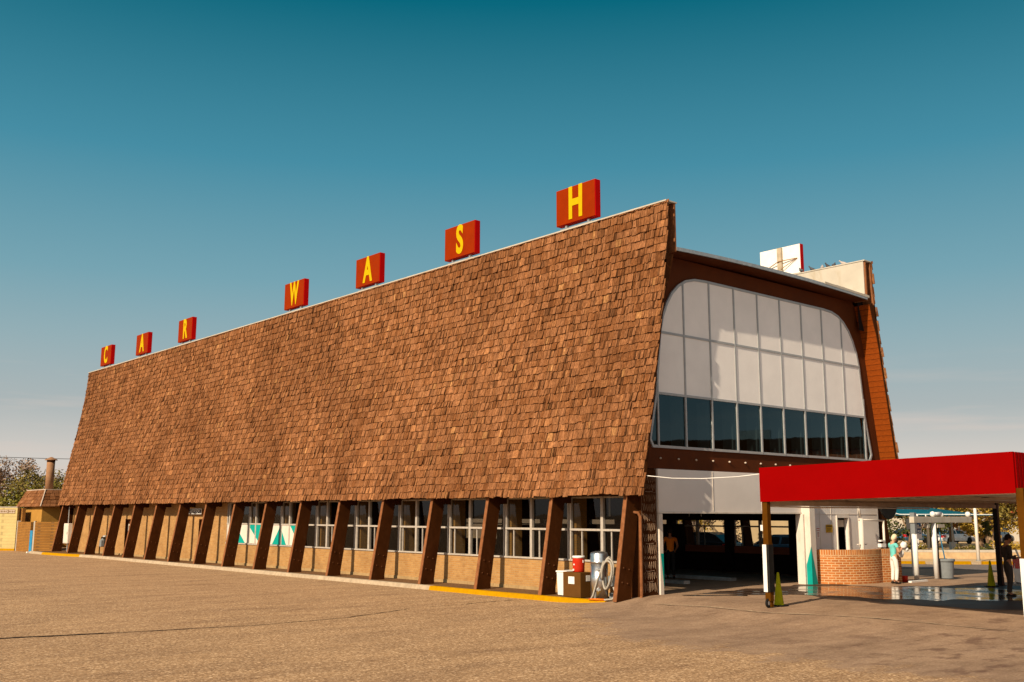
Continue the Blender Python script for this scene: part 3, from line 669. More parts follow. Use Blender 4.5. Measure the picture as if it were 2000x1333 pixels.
# lower front: band of panels over the door, jambs, side wall
mb = MB(); mb.box((1.27, RF-.02, 2.49), (8.34, RF+.10, 3.68)); mb.build('header_panel', 'panel_low', bld)
mb = MB()
for x in (3.72, 6.1): mb.box((x-.012, RF-.032, 2.53), (x+.012, RF-.022, 3.67))
mb.box((1.27, RF-.04, 2.445), (8.80, RF+.08, 2.488)); mb.box((1.27, RF-.035, 2.5), (1.30, RF-.022, 3.67)); build_each(mb, 'panel_joint_trim', 'white', bld)
mb = MB(); mb.box((1.27, RF-.06, .20), (1.42, RF+.16, 2.44)); j1 = mb.build('door_jamb', 'white', bld, bevel=.01)
mb = MB(); mb.add([(1.43, RF-.05, 1.35), (1.43, RF+.15, 1.35), (1.43, RF+.15, .45)], [(0, 1, 2)]); mb.add([(1.30, RF-.064, 1.35), (1.418, RF-.064, 1.35), (1.418, RF-.064, .38)], [(0, 1, 2)])
mb.build('teal_wedge', 'teal', j1, fix=False)
mb = MB(); mb.box((8.14, RF-.12, .20), (8.22, RF+.16, 2.44)); mb.box((8.22, RF-.32, .20), (8.52, RF+.10, 3.2)); mb.box((8.525, RF-.08, .20), (8.86, RF+.10, 3.2)); j2 = mb.build('door_jamb', 'white', bld, bevel=.01)
mb = MB(); mb.add([(8.215, RF-.324, 1.42), (8.215, RF-.13, .85), (8.215, RF-.13, .21), (8.215, RF-.324, .21)], [(0, 1, 2, 3)]); mb.add([(8.216, RF-.325, 1.42), (8.216, RF-.325, .21), (8.525, RF-.325, .21)], [(0, 1, 2)]); mb.build('teal_wedge', 'teal', j2, fix=False)
DH = [(10.27, 1.0), (10.27, 2.32), (10.92, 2.32), (10.92, 1.0)]
ro = [(8.85, .18), (W-.75, .18), (W-.72, 3.2), (W-.62, 3.68), (8.36, 3.68), (8.36, 3.2), (8.85, 3.2)]
plate('side_wall_panels', ro, [DH], RF-.01, .12, 'panel_low', bld)
mb = MB()
for x in (9.25, 9.93, 11.6): mb.box((x-.01, RF-.022, .3), (x+.01, RF-.012, 3.6))
mb.box((8.9, RF-.022, 2.43), (12.8, RF-.012, 2.45)); build_each(mb, 'panel_joint_trim', 'white', bld)
mb = MB(); mb.box((10.22, RF-.05, 2.32), (10.97, RF-.012, 2.40)); mb.box((10.22, RF-.05, 1.0), (10.268, RF-.012, 2.318)); mb.box((10.922, RF-.05, 1.0), (10.97, RF-.012, 2.318)); build_each(mb, 'opening_trim', 'white', bld)
mb = MB(); mb.box((9.6, 1.5, .2), (W-1.2, 1.6, 3.4)); mb.build('dark_backing', 'interior', bld)  # added dark sheet that keeps the side opening looking unlit
mb = MB(); mb.box((10.28, RF+.12, 2.02), (10.91, RF+.2, 2.25)); mb.build('pale_board', 'tan_light', bld)

# carved corner pillar
mb = MB(); mb.box((.56, RF-.02, .16), (1.22, 1.15, 3.66)); pil = mb.build('corner_pillar', 'shade_brown', bld, bevel=.01)
mb = MB(); rnd = random.Random(3); z = 3.45
while z > .34:
    h = rnd.choice((.10, .16, .22, .26)); x = .64; pts = []; k = 0; sl = rnd.uniform(-.5, .5)
    while x < 1.15:
        zz = z-(h if k % 2 else 0)*rnd.uniform(.75, 1)+rnd.uniform(-.015, .015); pts.append((x+(.02 if k % 2 else 0), RF-.026, zz)); x += rnd.uniform(.022, .05); k += 1
    mb.tube(pts, .0055, 5)
    if rnd.random() < .5: mb.tube([(.66+rnd.uniform(0, .1), RF-.026, z+.035), (.85, RF-.026, z+.02), (1.0+rnd.uniform(0, .1), RF-.026, z+.04)], .006, 5)
    z -= h+rnd.uniform(.04, .07)
for x in (.60, 1.18): mb.tube([(x+rnd.uniform(-.006, .006), RF-.024, .3+i*.12) for i in range(27)], .003, 4)
mb.build('carved_relief', 'relief', pil)
mb = MB(); mb.tube([(.52, .55, .14), (.50, .55, .3), (.50, .55, 2.35), (.46, .60, 2.46), (.30, .78, 2.50), (.30, .80, 2.9)], .045, 10); mb.tube([(.50, .55, .24), (.44, .52, .16)], .045, 10); mb.build('downpipe', 'post_front', bld, smooth=True)

# ---- long wall, posts, windows
XW = .87
def solid_wall(y0, y1, z0, z1, nm='brick_wall', mat='long_brick', x0=XW, x1=XW+.22):
    mb = MB(); mb.box((x0, y0, z0), (x1, y1, z1)); return mb.build(nm, mat, bld)
WEND = Y0+8*BAY+2.25          # windows run to here, brick beyond
def holes_wall():
    mb = MB(); x0, x1 = XW, XW+.22
    mb.box((x0, .9, .13), (x1, WEND, 1.07))
    d = [(28.75, 29.75, 2.16), (38.55, 39.45, 2.12)]; y = WEND
    for a, b, t in d: mb.box((x0, y, .13), (x1, a, 2.95)); mb.box((x0, a, t), (x1, b, 2.95)); y = b
    mb.box((x0, y, .13), (x1, L-.2, 2.95)); mb.build('brick_wall', 'long_brick', bld)
    mb = MB(); mb.box((x0-.03, .9, .10), (x0-.002, L-.2, .235)); mb.build('concrete_base_course', 'base_course', bld)
    for i, (a, b, t) in enumerate(d):
        mb = MB(); mb.box((x0+.10, a+.05, .14), (x0+.15, b-.05, t-.05)); dr = mb.build('door', 'shade_brown', bld)
        if i == 0: tag(dr, 'dark brown door under the black restroom sign')
        mb = MB(); mb.box((x0-.01, a, .14), (x0+.16, a+.05, t)); mb.box((x0-.01, b-.05, .14), (x0+.16, b, t)); mb.box((x0-.01, a+.05, t-.05), (x0+.16, b-.05, t)); mb.build('door_frame', 'shade_brown', dr)
        mb = MB(); mb.ball((x0+.07, a+.14, 1.1), .035); mb.build('handle', 'steel', dr, smooth=True)
        if i == 1: mb = MB(); mb.box((x0+.085, a+.3, 1.45), (x0+.098, a+.72, 1.85)); mb.box((x0+.08, a+.42, 1.55), (x0+.084, a+.6, 1.75), 1); mb.build('door_notice', ['cream', 'sign_text'], dr)
holes_wall()
# right wall mirrored, simple
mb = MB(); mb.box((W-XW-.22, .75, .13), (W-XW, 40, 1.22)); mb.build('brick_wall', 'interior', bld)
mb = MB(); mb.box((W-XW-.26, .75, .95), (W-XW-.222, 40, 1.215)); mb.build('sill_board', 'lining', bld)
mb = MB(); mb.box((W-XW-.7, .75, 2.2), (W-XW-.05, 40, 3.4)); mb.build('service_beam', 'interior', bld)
for k in range(5):
    y = Y0+k*BAY; mb = MB(); mb.box((W-XW-.45, y-.16, .2), (W-XW-.23, y+.16, 2.2)); mb.build('inner_pier', 'interior', bld)
def post_at(k, mir=False):
    y1 = Y0+k*BAY; y0 = y1-.115
    fx = (lambda x: W-x) if mir else (lambda x: x)
    # x at foot / foot step / top for outer and inner edges
    o = [(-.375, .13), (-.33, .22), (-.33, .24), (.15, 2.93)]; i_ = [(.20, .13), (.20, .22), (.20, .24), (.60, 2.93)]
    mb = MB()
    z = [(-.365, .12), (-.335, .30), (.155, 2.94)]; zi = [(.21, .12), (.205, .30), (.62, 2.94)]
    for (a, b, ai, bi) in ((z[0], z[1], zi[0], zi[1]), (z[1], z[2], zi[1], zi[2])):
        p = [(fx(a[0]), y0, a[1]), (fx(ai[0]), y0, ai[1]), (fx(ai[0]), y1, ai[1]), (fx(a[0]), y1, a[1]), (fx(b[0]), y0, b[1]), (fx(bi[0]), y0, bi[1]), (fx(bi[0]), y1, bi[1]), (fx(b[0]), y1, b[1])]
        mb.hexa(p)
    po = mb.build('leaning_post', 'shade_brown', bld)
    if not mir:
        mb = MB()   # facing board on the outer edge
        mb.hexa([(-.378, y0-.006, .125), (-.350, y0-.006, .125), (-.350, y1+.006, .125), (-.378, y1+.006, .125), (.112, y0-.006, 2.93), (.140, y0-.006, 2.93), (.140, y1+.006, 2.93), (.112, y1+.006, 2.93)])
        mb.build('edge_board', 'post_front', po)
        mb = MB()
        for (u, zz) in ((.14, 1.0), (.36, .95), (.14, .62), (.36, .58)):
            xx = -.335+(zz-.3)*.186+u; mb.lathe([(.022, 0), (.022, .014), (0, .018)], (xx, y0-.001, zz), 8, 0, Matrix.Rotation(R(90), 4, 'X'))
        build_each(mb, 'bolt', 'bolt_brown', po)
        mb = MB(); mb.box((.6, y0, 2.74), (XW-.002, y1, 2.94)); mb.build('bracket', 'shade_brown', po)
    return po
for k in range(17): post_at(k)
for k in range(7): post_at(k, True)
# eave soffit
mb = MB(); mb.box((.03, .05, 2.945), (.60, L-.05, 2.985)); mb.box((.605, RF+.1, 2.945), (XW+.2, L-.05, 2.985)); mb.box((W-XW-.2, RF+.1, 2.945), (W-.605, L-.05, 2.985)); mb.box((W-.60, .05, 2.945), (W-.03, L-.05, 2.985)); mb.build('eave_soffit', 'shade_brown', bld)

def win_bay(y0, y1, teal=0, mir=False):
    x = XW+.03; fx = (lambda v: W-v) if mir else (lambda v: v); H0, H1 = (1.11, 2.93)
    mb = MB()
    def bx(a, b):
        (ax, ay, az), (bx_, by, bz) = a, b; p, q = sorted((fx(ax), fx(bx_))); mb.box((p, ay, az), (q, by, bz))
    kk = (y0-Y0)/BAY; ym = min(Y0+round(kk)*BAY+1.7+.105*(round(kk)-1), y1-.25)
    bx((x-.02, y0, H0), (x+.07, y0+.06, H1)); bx((x-.02, y1-.06, H0), (x+.07, y1, H1))
    bx((x-.03, ym-.05, H0), (x+.07, ym+.05, H1))
    bx((x-.035, y0, 1.94), (x+.07, ym-.05, 2.0)); bx((x-.035, ym+.05, 1.94), (x+.07, y1, 2.0))
    bx((x-.07, y0, H0-.05), (x+.1, y1, H0)); bx((x, y0+.06, H1-.05), (x+.07, y1-.06, H1))
    if not teal:
        for yy in (ym+.85, ym-.35): bx((x+.0, yy-.018, H0), (x+.04, yy+.018, 1.94))
    w = mb.build('window', 'frame_cream', bld)
    mb = MB(); xg = fx(x+.045); mb.add([(xg, y0+.05, H0), (xg, y1-.05, H0), (xg, y1-.05, H1), (xg, y0+.05, H1)], [(0, 1, 2, 3)]); mb.build('pane', 'glass', w)
    if teal:
        lo = 19.6 if teal == 1 else y0+.02
        mb = MB(); mb.box((x-.012, lo, H0+.01), (x+.01, ym-.05, 1.935)); mb.box((x-.012, ym+.05, H0+.01), (x+.01, y1-.02, 1.935)); p = mb.build('painted_panel', 'white', w); p['label'] = 'white lower window panel painted with teal wedges'
        mb = MB(); xx = x-.016
        tri = {1: [[(22.25, 1.12), (21.0, 1.12), (21.55, 1.90)], [(20.7, 1.93), (19.65, 1.93), (19.95, 1.2)]], 2: [[(24.55, 1.93), (22.7, 1.93), (23.4, 1.12)]], 3: [[(26.62, 1.12), (24.8, 1.12), (25.8, 1.88)]]}[teal]
        for t in tri: mb.add([(xx, *q) for q in t], [(0, 1, 2)])
        mb.build('teal_wedge', 'teal', p, fix=False)
    return w
for k in range(9):
    a = Y0+k*BAY+.02; b = Y0+(k+1)*BAY-.02
    if k == 8: b = WEND
    win_bay(a if k else .95, b, 0 if k < 6 else k-5)
for k in range(8): win_bay(Y0+k*BAY+.02, Y0+(k+1)*BAY-.02, 0, True)
# brick piers behind the window line
for k in range(1, 9):
    y = Y0+k*BAY; mb = MB(); mb.box((XW+.16, y-.16, .2), (XW+.60, y+.16, 3.0)); mb.build('brick_pier', 'pier_brick', bld)
# interior
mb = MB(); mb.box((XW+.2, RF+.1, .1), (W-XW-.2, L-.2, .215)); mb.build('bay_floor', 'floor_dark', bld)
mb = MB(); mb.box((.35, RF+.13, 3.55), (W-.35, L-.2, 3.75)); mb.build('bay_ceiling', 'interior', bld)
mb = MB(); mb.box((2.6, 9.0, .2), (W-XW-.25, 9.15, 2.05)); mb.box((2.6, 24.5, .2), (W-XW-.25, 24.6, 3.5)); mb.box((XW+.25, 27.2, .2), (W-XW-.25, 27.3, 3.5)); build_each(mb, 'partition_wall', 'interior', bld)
mb = MB(); mb.box((5.2, 3.0, .215), (5.5, 24, .34)); mb.box((7.6, 3.0, .215), (7.9, 24, .34)); build_each(mb, 'conveyor_rail', 'galv', bld)
mb = MB()
for k in range(1, 15):
    y = Y0+k*BAY; pr = [(inner_x(x, z)+.02, z) for x, z in outer if 3.8 < z < 9.9]
    for (xa, za), (xb, zb) in zip(pr[:-1], pr[1:]):
        mb.hexa([(W-xa-.14, y-.07, za), (W-xa-.003, y-.07, za), (W-xa-.003, y+.07, za), (W-xa-.14, y+.07, za), (W-xb-.14, y-.07, zb), (W-xb-.003, y-.07, zb), (W-xb-.003, y+.07, zb), (W-xb-.14, y+.07, zb)])
mb.box((12.55, .8, 6.15), (12.7, L-1, 6.27)); mb.build('hall_frame', 'tan_light', bld)
mb = MB()
for i, (x, y) in enumerate(((3.4, 4.5), (5.0, 6.0), (7.4, 4.0), (9.8, 6.5))): mb.tube([(x, y, 2.35), (x, y, 3.55)], .02, 6)
build_each(mb, 'hanging_rod', 'galv', bld)

# ================================================================ THINGS ON THE BUILDING
G_SIGN = 'letter signs along the roof edge'
LS = [('H', 3.73, 'nearest the front corner'), ('S', 9.70, 'second from the front corner'), ('A', 15.76, 'between the S and W signs'), ('W', 21.80, 'with a gap to its left'), ('R', 33.65, 'last letter of the left-hand word'), ('A', 39.70, 'between the C and R signs'), ('C', 45.60, 'smallest and farthest on the ridge')]
def letter_sign(ch, y, lab):
    t = thing('letter_sign', 'orange-red box sign with yellow letter %s, %s' % (ch, lab), 'sign', (1.36, y, 11.39), 0, G_SIGN)
    mb = MB(); mb.box((-.11, -.88, .15), (.13, .88, 1.35)); b = mb.build('sign_box', 'sign_side', t, bevel=.012)
    mb = MB(); mb.box((-.122, -.865, .165), (-.108, .865, 1.335)); mb.build('sign_face', 'sign_face', b)
    text_obj('letter', ch, 1.42, 'yellow', t, (-.128, -.02, .75), (R(90), 0, R(-90)), .008, {'W': .50, 'H': .66, 'A': .64}.get(ch, .62), .05)
    mb = MB()
    for yy in (-.5, .5): mb.box((-.05, yy-.04, -.02), (.05, yy+.04, .16)); mb.box((-.09, yy-.09, -.02), (.13, yy+.09, 0.0))
    mb.box((-.10, -.72, .0), (.14, .72, .035)); mb.build('bracket', 'galv', t)
for a in LS: letter_sign(*a)
M['weathered_post'] = paint('weathered_pale_steel_post', (.42, .34, .24), .8, .3, 5, dirt=(.25, .18, .11))
t = thing('rooftop_sign', 'white back of a red-edged box sign with tan centre post above the far parapet', 'sign', (12.36, 3.77, 11.385), 0)
mb = MB(); mb.box((0, -.91, .12), (.20, .91, 1.25)); b = mb.build('sign_box', 'sign_side', t)
mb = MB(); mb.box((-.012, -.90, .125), (-.002, .91, 1.245)); mb.build('back_panel', 'cooler_white', b)
mb = MB(); mb.box((-.12, -.13, -.9), (-.013, .06, 1.22)); mb.build('post', 'weathered_post', t)
M['rust'] = paint('rusty_rod', (.30, .17, .08), .8, .3, 20)
mb = MB(); mb.tube([(-.03, .78, .42), (-.15, -.02, .68), (-.03, -.78, .70)], .018, 6); mb.tube([(-.03, .78, .42), (-.14, .06, .36)], .014, 6); mb.tube([(-.03, -.78, .70), (-.14, -.1, .36)], .014, 6); mb.build('brace', 'rust', t)
def pigeon(x, y, rz, lab, pale=False, z=11.385):
    t = thing('pigeon', lab, 'bird', (x, y, z), rz, 'pigeons on the far parapet')
    mb = MB(); n = 10
    sec = [(-.20, .10, .012, .008), (-.13, .115, .035, .02), (-.06, .135, .06, .05), (.02, .15, .07, .065), (.08, .175, .055, .06), (.115, .215, .034, .04), (.135, .255, .028, .03), (.16, .262, .022, .022), (.178, .255, .006, .006)]
    vs = []
    for (x_, z_, ry, rz_) in sec: vs += [(x_, ry*math.cos(2*math.pi*k/n), z_+rz_*math.sin(2*math.pi*k/n)) for k in range(n)]
    fs = [(i*n+k, i*n+(k+1) % n, (i+1)*n+(k+1) % n, (i+1)*n+k) for i in range(len(sec)-1) for k in range(n)]+[tuple(range(n))[::-1]]
    mb.add(vs, fs); mb.tube([(.0, .025, .1), (.01, .028, .0), (.03, .03, .0)], .006, 5, 0); mb.tube([(.0, -.025, .1), (.01, -.028, 0), (.03, -.03, 0)], .006, 5, 0)
    mb.build('body', 'pigeon_pale' if pale else 'pigeon', t, smooth=True)
for a in ((12.42, 2.39, 2.6, 'dark pigeon perched nearest the white sign back on the far parapet'), (12.40, 1.98, .5, 'pale pigeon, the lightest of the birds on the far parapet', True), (12.44, 1.74, 2.9, 'dark pigeon just right of the pale one on the far parapet'), (12.40, 1.50, .2, 'dark hunched pigeon in the middle of the far parapet'), (12.43, 1.10, 1.9, 'pale brown pigeon nearest the roof corner on the far parapet', True), (12.2, 2.75, 1.0, 'dark bird low against the foot of the white sign back')): pigeon(*a)

t = thing('restroom_sign', 'small black RESTROOM sign with white lettering over the wall door', 'sign', (XW-.16, 29.85, 2.53))
mb = MB(); mb.box((-.03, -.70, -.13), (-.002, .70, .13)); p = mb.build('plate', 'cooler_white', t)
mb = MB(); mb.box((-.036, -.66, -.10), (-.031, .66, .10)); mb.build('black_field', 'sign_text', p)
text_obj('lettering', 'RESTROOM', .21, 'cooler_white', t, (-.040, 0, 0), (R(90), 0, R(-90)), .002, 1.0, .003)
t = thing('electrical_box', 'pale grey electrical cabinet on the wall between the two farthest posts', 'electrical box', (.42, 47.35, .62))
mb = MB(); mb.box((-.24, -.42, 0), (0, .42, 1.2)); b = mb.build('cabinet', 'white', t, bevel=.015); mb = MB(); mb.box((-.255, -.38, .05), (-.243, .38, 1.15)); d = mb.build('door', 'white', t)
mb = MB(); mb.box((-.275, -.33, .55), (-.257, -.28, .68)); mb.build('handle', 'galv', d); mb = MB(); mb.tube([(-.1, .1, 1.2), (-.1, .1, 2.2)], .03, 8); mb.tube([(-.1, 0, 0), (-.1, 0, -.5)], .03, 8); mb.build('conduit', 'galv', t)
t = thing('gas_meter', 'grey gas meter with dark pipes standing between posts by the yellow kerb', 'gas meter', (.45, 41.6, .13))
mb = MB(); mb.box((-.16, -.14, .42), (.16, .14, .80)); mb.ball((0, 0, .80), (.15, .13, .1)); mb.build('meter_body', 'grey_plastic', t, bevel=.03)
mb = MB(); mb.tube([(0, -.28, 0), (0, -.28, .95), (0, -.08, .95), (0, -.08, .78)], .035, 8); mb.tube([(0, .5, .0), (0, .5, .45), (0, .25, .95), (0, .08, .95), (0, .08, .78)], .035, 8); mb.build('pipe', 'rubber', t, smooth=True)
mb = MB(); mb.lathe([(.11, 0), (.14, .04), (.14, .08), (.03, .12)], (0, -.28, .95), 14); mb.build('regulator', 'galv', t, smooth=True)
for (y, h, lab) in ((39.9, .42, 'short pale concrete bollard left of the notice door'), (39.45, .42, 'short pale concrete bollard right beside the notice door')):
    o = tag(MB().lathe([(.12, 0), (.12, h), (.09, h+.03), (0, h+.04)], (.25, y, .12), 14).build('bollard', 'concrete', smooth=False), lab, 'bollard', 'short bollards by the long wall')

# vacuum station, cooler and cabinets by the near corner
t = thing('vacuum_station', 'tall round silver vacuum canister with looped grey hose on the yellow kerb', 'vacuum', (.02, 1.66, .133), 0); t.scale = (1.17, 1.17, 1.0)
mb = MB(); mb.lathe([(.205, 0), (.205, .98)], (0, 0, 0), 32); mb.build('canister', 'steel', t, smooth=True)
mb = MB(); mb.lathe([(.218, .96), (.218, 1.00), (.212, 1.01), (.212, 1.20), (.19, 1.245), (.09, 1.275), (0, 1.28)], (0, 0, 0), 32); mb.build('lid', 'steel', t, smooth=True)
mb = MB()
for z in (.25, .80): mb.obox((-.17, -.13, z), (.03, .10, .03), R(40)); mb.obox((-.17, -.13, z), (.05, .02, .08), R(40))
mb.box((-.212, -.075, .02), (-.17, .0, .2)); build_each(mb, 'latch', 'galv', t)
mb = MB(); mb.box((.12, -.46, .02), (.2, -.20, .16)); mb.box((.06, -.36, .35), (.16, -.22, .62)); mb.ball((.0, -.27, .32), .045); mb.build('motor_housing', 'grey_plastic', t)
hp = [(-.20, -.10, .95)]
N = 60; pts = []
for i in range(N+1):      # two and a half hanging loops seen from the lot
    a = math.pi/2+2*math.pi*2.3*i/N; k = i/N
    pts.append((-.05-.10*k+.02*math.sin(a*2), -.36-.17*math.cos(a)*(1-.18*k)-.05*math.sin(a), .70+.44*math.sin(a)*(1-.17*k)-.05*k))
mb = MB(); mb.tube([(-.02, -.14, .9)]+pts, .026, 8)
mb.tube([(-.06, -.20, 1.02), (-.16, -.22, .8), (-.22, -.14, .5), (-.24, -.02, .1), (-.30, .04, -.06)], .022, 8)
mb.tube([(-.1, -.55, .35), (-.08, -.62, .12), (-.16, -.55, .03), (-.26, -.40, .01)], .026, 8); mb.build('hose', 'hose', t, smooth=True)
mb = MB(); mb.tube([(-.26, -.40, .012), (-.34, -.18, .012), (-.38, -.02, .005)], [.03, .028, .018], 8); mb.build('nozzle', 'orange', t, smooth=True)
t = thing('cabinet', 'brown metal cabinet with white notices standing on the yellow kerb', 'cabinet', (0.0, 2.46, .133))
mb = MB(); mb.box((-.20, -.28, 0), (.26, .42, .68)); b = mb.build('cabinet_body', 'cabinet', t, bevel=.008)
mb = MB(); mb.box((-.206, -.04, .36), (-.201, .20, .56)); mb.box((.02, -.287, .44), (.18, -.281, .60)); build_each(mb, 'notice', 'cooler_white', b)
t = thing('cooler_box', 'white plastic chest standing behind the brown cabinet', 'box', (.22, 3.10, .133))
mb = MB(); mb.prism([(-.22, -.20, 0), (.24, -.20, 0), (.26, -.20, .64), (-.26, -.20, .64)], (0, .42, 0)); mb.build('chest', 'cooler_white', t, bevel=.02); mb = MB(); mb.box((-.275, -.22, .64), (.275, .24, .69)); mb.build('lid', 'cooler_white', t, bevel=.012)
t = thing('drink_cooler', 'round red drink cooler with white lid standing on the brown cabinet', 'drink cooler', (0.03, 2.48, .815))
mb = MB(); mb.lathe([(.155, 0), (.165, .02), (.17, .12), (.168, .14), (.175, .24), (.172, .36), (.168, .39)], (0, 0, 0), 28); mb.build('body', 'cooler_red', t, smooth=True)
mb = MB(); mb.lathe([(.178, .385), (.180, .43), (.165, .445), (.03, .45), (0, .45)], (0, 0, 0), 28); mb.build('lid', 'cooler_white', t, smooth=True)
mb = MB(); mb.box((-.195, -.0, .04), (-.165, .04, .09)); mb.box((-.185, -.02, .19), (-.17, .02, .23)); mb.box((-.01, -.19, .26), (.01, -.165, .33)); mb.build('spigot', 'cooler_white', t)

# wall signs, pipes and lamp by the side opening
mb = MB(); mb.box((9.58, RF-.035, 1.84), (9.96, RF-.024, 2.10)); mb.box((9.60, RF-.038, 2.02), (9.94, RF-.036, 2.075), 1)
for i in range(3): mb.box((9.63, RF-.038, 1.97-.04*i), (9.90-.03*i, RF-.036, 1.985-.04*i), 1)
tag(mb.build('warning_sign', ['sign_yellow', 'sign_brown']), 'small yellow notice with brown print on the pale wall left of the opening', 'sign')
mb = MB(); mb.box((9.0, RF-.035, 1.68), (9.20, RF-.024, 2.02)); mb.box((9.02, RF-.038, 1.96), (9.18, RF-.036, 1.99), 1); mb.box((9.02, RF-.038, 1.90), (9.18, RF-.036, 1.925), 1)
for i in range(4): mb.box((9.05, RF-.038, 1.72+.04*i), (9.15, RF-.036, 1.74+.04*i), 1)
tag(mb.build('notice_sign', ['cooler_white', 'sign_redprint']), 'narrow white notice with red print beside the teal-footed jamb', 'sign')
t = thing('pipe_stand', 'white painted pipe stand in front of the pale side wall', 'pipe frame', (11.1, .2, .2))
mb = MB(); mb.tube([(0, 0, 0), (0, 0, 2.10)], .085, 12); mb.tube([(.16, 0, 0), (.16, 0, 1.0)], .05, 10); mb.build('upright', 'white', t, smooth=True)
mb = MB(); mb.tube([(-.1, 0, 2.06), (1.52, 0, 2.02)], .03, 8); mb.tube([(1.45, 0, 2.02), (1.45, 0, .0)], .04, 8); mb.tube([(-.15, 0, 2.75), (.0, 0, 2.15)], .04, 8); mb.tube([(-.3, 0, 1.24), (.3, 0, 1.24)], .02, 6); mb.build('rail', 'white', t, smooth=True)
mb = MB(); mb.box((1.10, -.08, 1.13), (1.42, .05, 1.25)); mb.box((1.15, -.06, 1.32), (1.42, .05, 1.37)); mb.build('tray', 'cooler_white', t)
mb = MB(); mb.lathe([(0, 0), (.50, .0), (.55, .05), (.55, .1), (0, .1)], (12.55, .05, 2.82), 28, 0, Matrix.Rotation(R(90), 4, 'X'))
tag(mb.build('round_sign', 'rubber'), 'dark round disc hanging at the building corner just under the canopy edge', 'disc')
mb = MB(); mb.tube([(.12, -.02, 3.44), (.65, -.5, 3.37), (1.2, -1.1, 3.36), (1.2, -2.2, 3.38), (.95, -3.1, 3.42)], .011, 6)
tag(mb.build('overhead_cable', 'cooler_white', smooth=True), 'white cable strung from the shake wall corner to the red canopy', 'cable')

# curved brick screen
t = thing('brick_screen_wall', 'curved waist-high orange brick wall beside the wash bay door', 'wall', (0, 0, 0))
cv = [(8.72, RF-.03), (8.80, .2), (8.98, -.1), (9.28, -.36), (9.70, -.54), (10.2, -.62), (10.65, -.60), (11.05, -.52)]
def smoothc(p, n=3):
    for _ in range(n):
        q = [p[0]]
        for a, b in zip(p[:-1], p[1:]): q += [(a[0]*.75+b[0]*.25, a[1]*.75+b[1]*.25), (a[0]*.25+b[0]*.75, a[1]*.25+b[1]*.75)]
        p = q+[p[-1]]
    return p
def brick_uv(name, c1, c2, mortar, bw, bh, ms):
    m, n, b = newmat(name); uv = n.nodes.new('ShaderNodeUVMap'); tx = n.nodes.new('ShaderNodeTexBrick'); n.links.new(uv.outputs[0], tx.inputs['Vector']); tx.inputs['Scale'].default_value = 1
    tx.inputs['Brick Width'].default_value = bw; tx.inputs['Row Height'].default_value = bh; tx.inputs['Mortar Size'].default_value = ms; tx.inputs['Mortar Smooth'].default_value = .25
    for k, c in (('Color1', c1), ('Color2', c2), ('Mortar', mortar)): tx.inputs[k].default_value = (*c, 1)
    v = coords(n); c = mix(n, 1, tx.outputs[0], ramp(n, noise(n, v, 3, 7, .65), [(.3, (.78, .74, .7)), (.65, (1.1, 1.08, 1.05))]), 'MULTIPLY'); n.links.new(c, b.inputs['Base Color']); b.inputs['Roughness'].default_value = .8
    inv = n.nodes.new('ShaderNodeMath'); inv.operation = 'SUBTRACT'; inv.inputs[0].default_value = 1; n.links.new(tx.outputs['Fac'], inv.inputs[1]); bump(n, inv.outputs[0], b, .5, .01); return m
M['brick_run'] = brick_uv('orange_brick_courses', (.50, .160, .026), (.37, .105, .016), (.62, .41, .22), .235, .0775, .0125)
M['brick_sold'] = brick_uv('orange_soldier_course', (.52, .170, .028), (.39, .115, .018), (.62, .41, .22), .0775, .19, .0125)
def brick_band(name, path, z0, z1, th, mat, parent, u0=0):
    n = len(path); vs = []; uvs = []; s = u0
    nr = []
    for i in range(n):
        a = Vector(path[max(i-1, 0)]); b = Vector(path[min(i+1, n-1)]); d = (b-a).normalized(); nr.append(Vector((d.y, -d.x)))
    ss = [u0]
    for i in range(1, n): ss.append(ss[-1]+(Vector(path[i])-Vector(path[i-1])).length)
    fr_ = [Vector(p) for p in path]; bk = [Vector(p)-nr[i]*th for i, p in enumerate(path)]
    me = bpy.data.meshes.new(name); V = []; Fc = []; UV = []
    def quad(p, q):
        o = len(V); V.extend(p); Fc.append((o, o+1, o+2, o+3)); UV.extend(q)
    for i in range(n-1):
        a, b, c, d = fr_[i], fr_[i+1], bk[i+1], bk[i]
        quad([(a.x, a.y, z0), (b.x, b.y, z0), (b.x, b.y, z1), (a.x, a.y, z1)], [(ss[i], z0), (ss[i+1], z0), (ss[i+1], z1), (ss[i], z1)])
        quad([(c.x, c.y, z0), (d.x, d.y, z0), (d.x, d.y, z1), (c.x, c.y, z1)], [(ss[i+1], z0), (ss[i], z0), (ss[i], z1), (ss[i+1], z1)])
        quad([(a.x, a.y, z1), (b.x, b.y, z1), (c.x, c.y, z1), (d.x, d.y, z1)], [(ss[i], 0), (ss[i+1], 0), (ss[i+1], th), (ss[i], th)])
    for i in (0, n-1):
        a, d = fr_[i], bk[i]; quad([(a.x, a.y, z0), (d.x, d.y, z0), (d.x, d.y, z1), (a.x, a.y, z1)], [(0, z0), (th, z0), (th, z1), (0, z1)])
    me.from_pydata(V, [], Fc); uvl = me.uv_layers.new(name='UVMap')
    for i, u in enumerate(UV): uvl.data[i].uv = u
    me.materials.append(M[mat]); o = bpy.data.objects.new(name, me); C.objects.link(o); o.parent = parent; return o
cvs = smoothc(cv)
brick_band('curved_panel', cvs, .14, 1.12, .2, 'brick_run', t)
brick_band('soldier_course', [(x, y) for x, y in cvs], 1.123, 1.31, .2, 'brick_sold', t)
pp = [(11.05, -.53), (11.75, -.98)]; brick_band('end_panel', [(11.06, -.52), (11.42, -.62), (11.78, -.80)], .14, 1.12, .2, 'brick_run', t, .1); brick_band('soldier_course', [(11.06, -.52), (11.42, -.62), (11.78, -.80)], 1.123, 1.31, .2, 'brick_sold', t, .02)

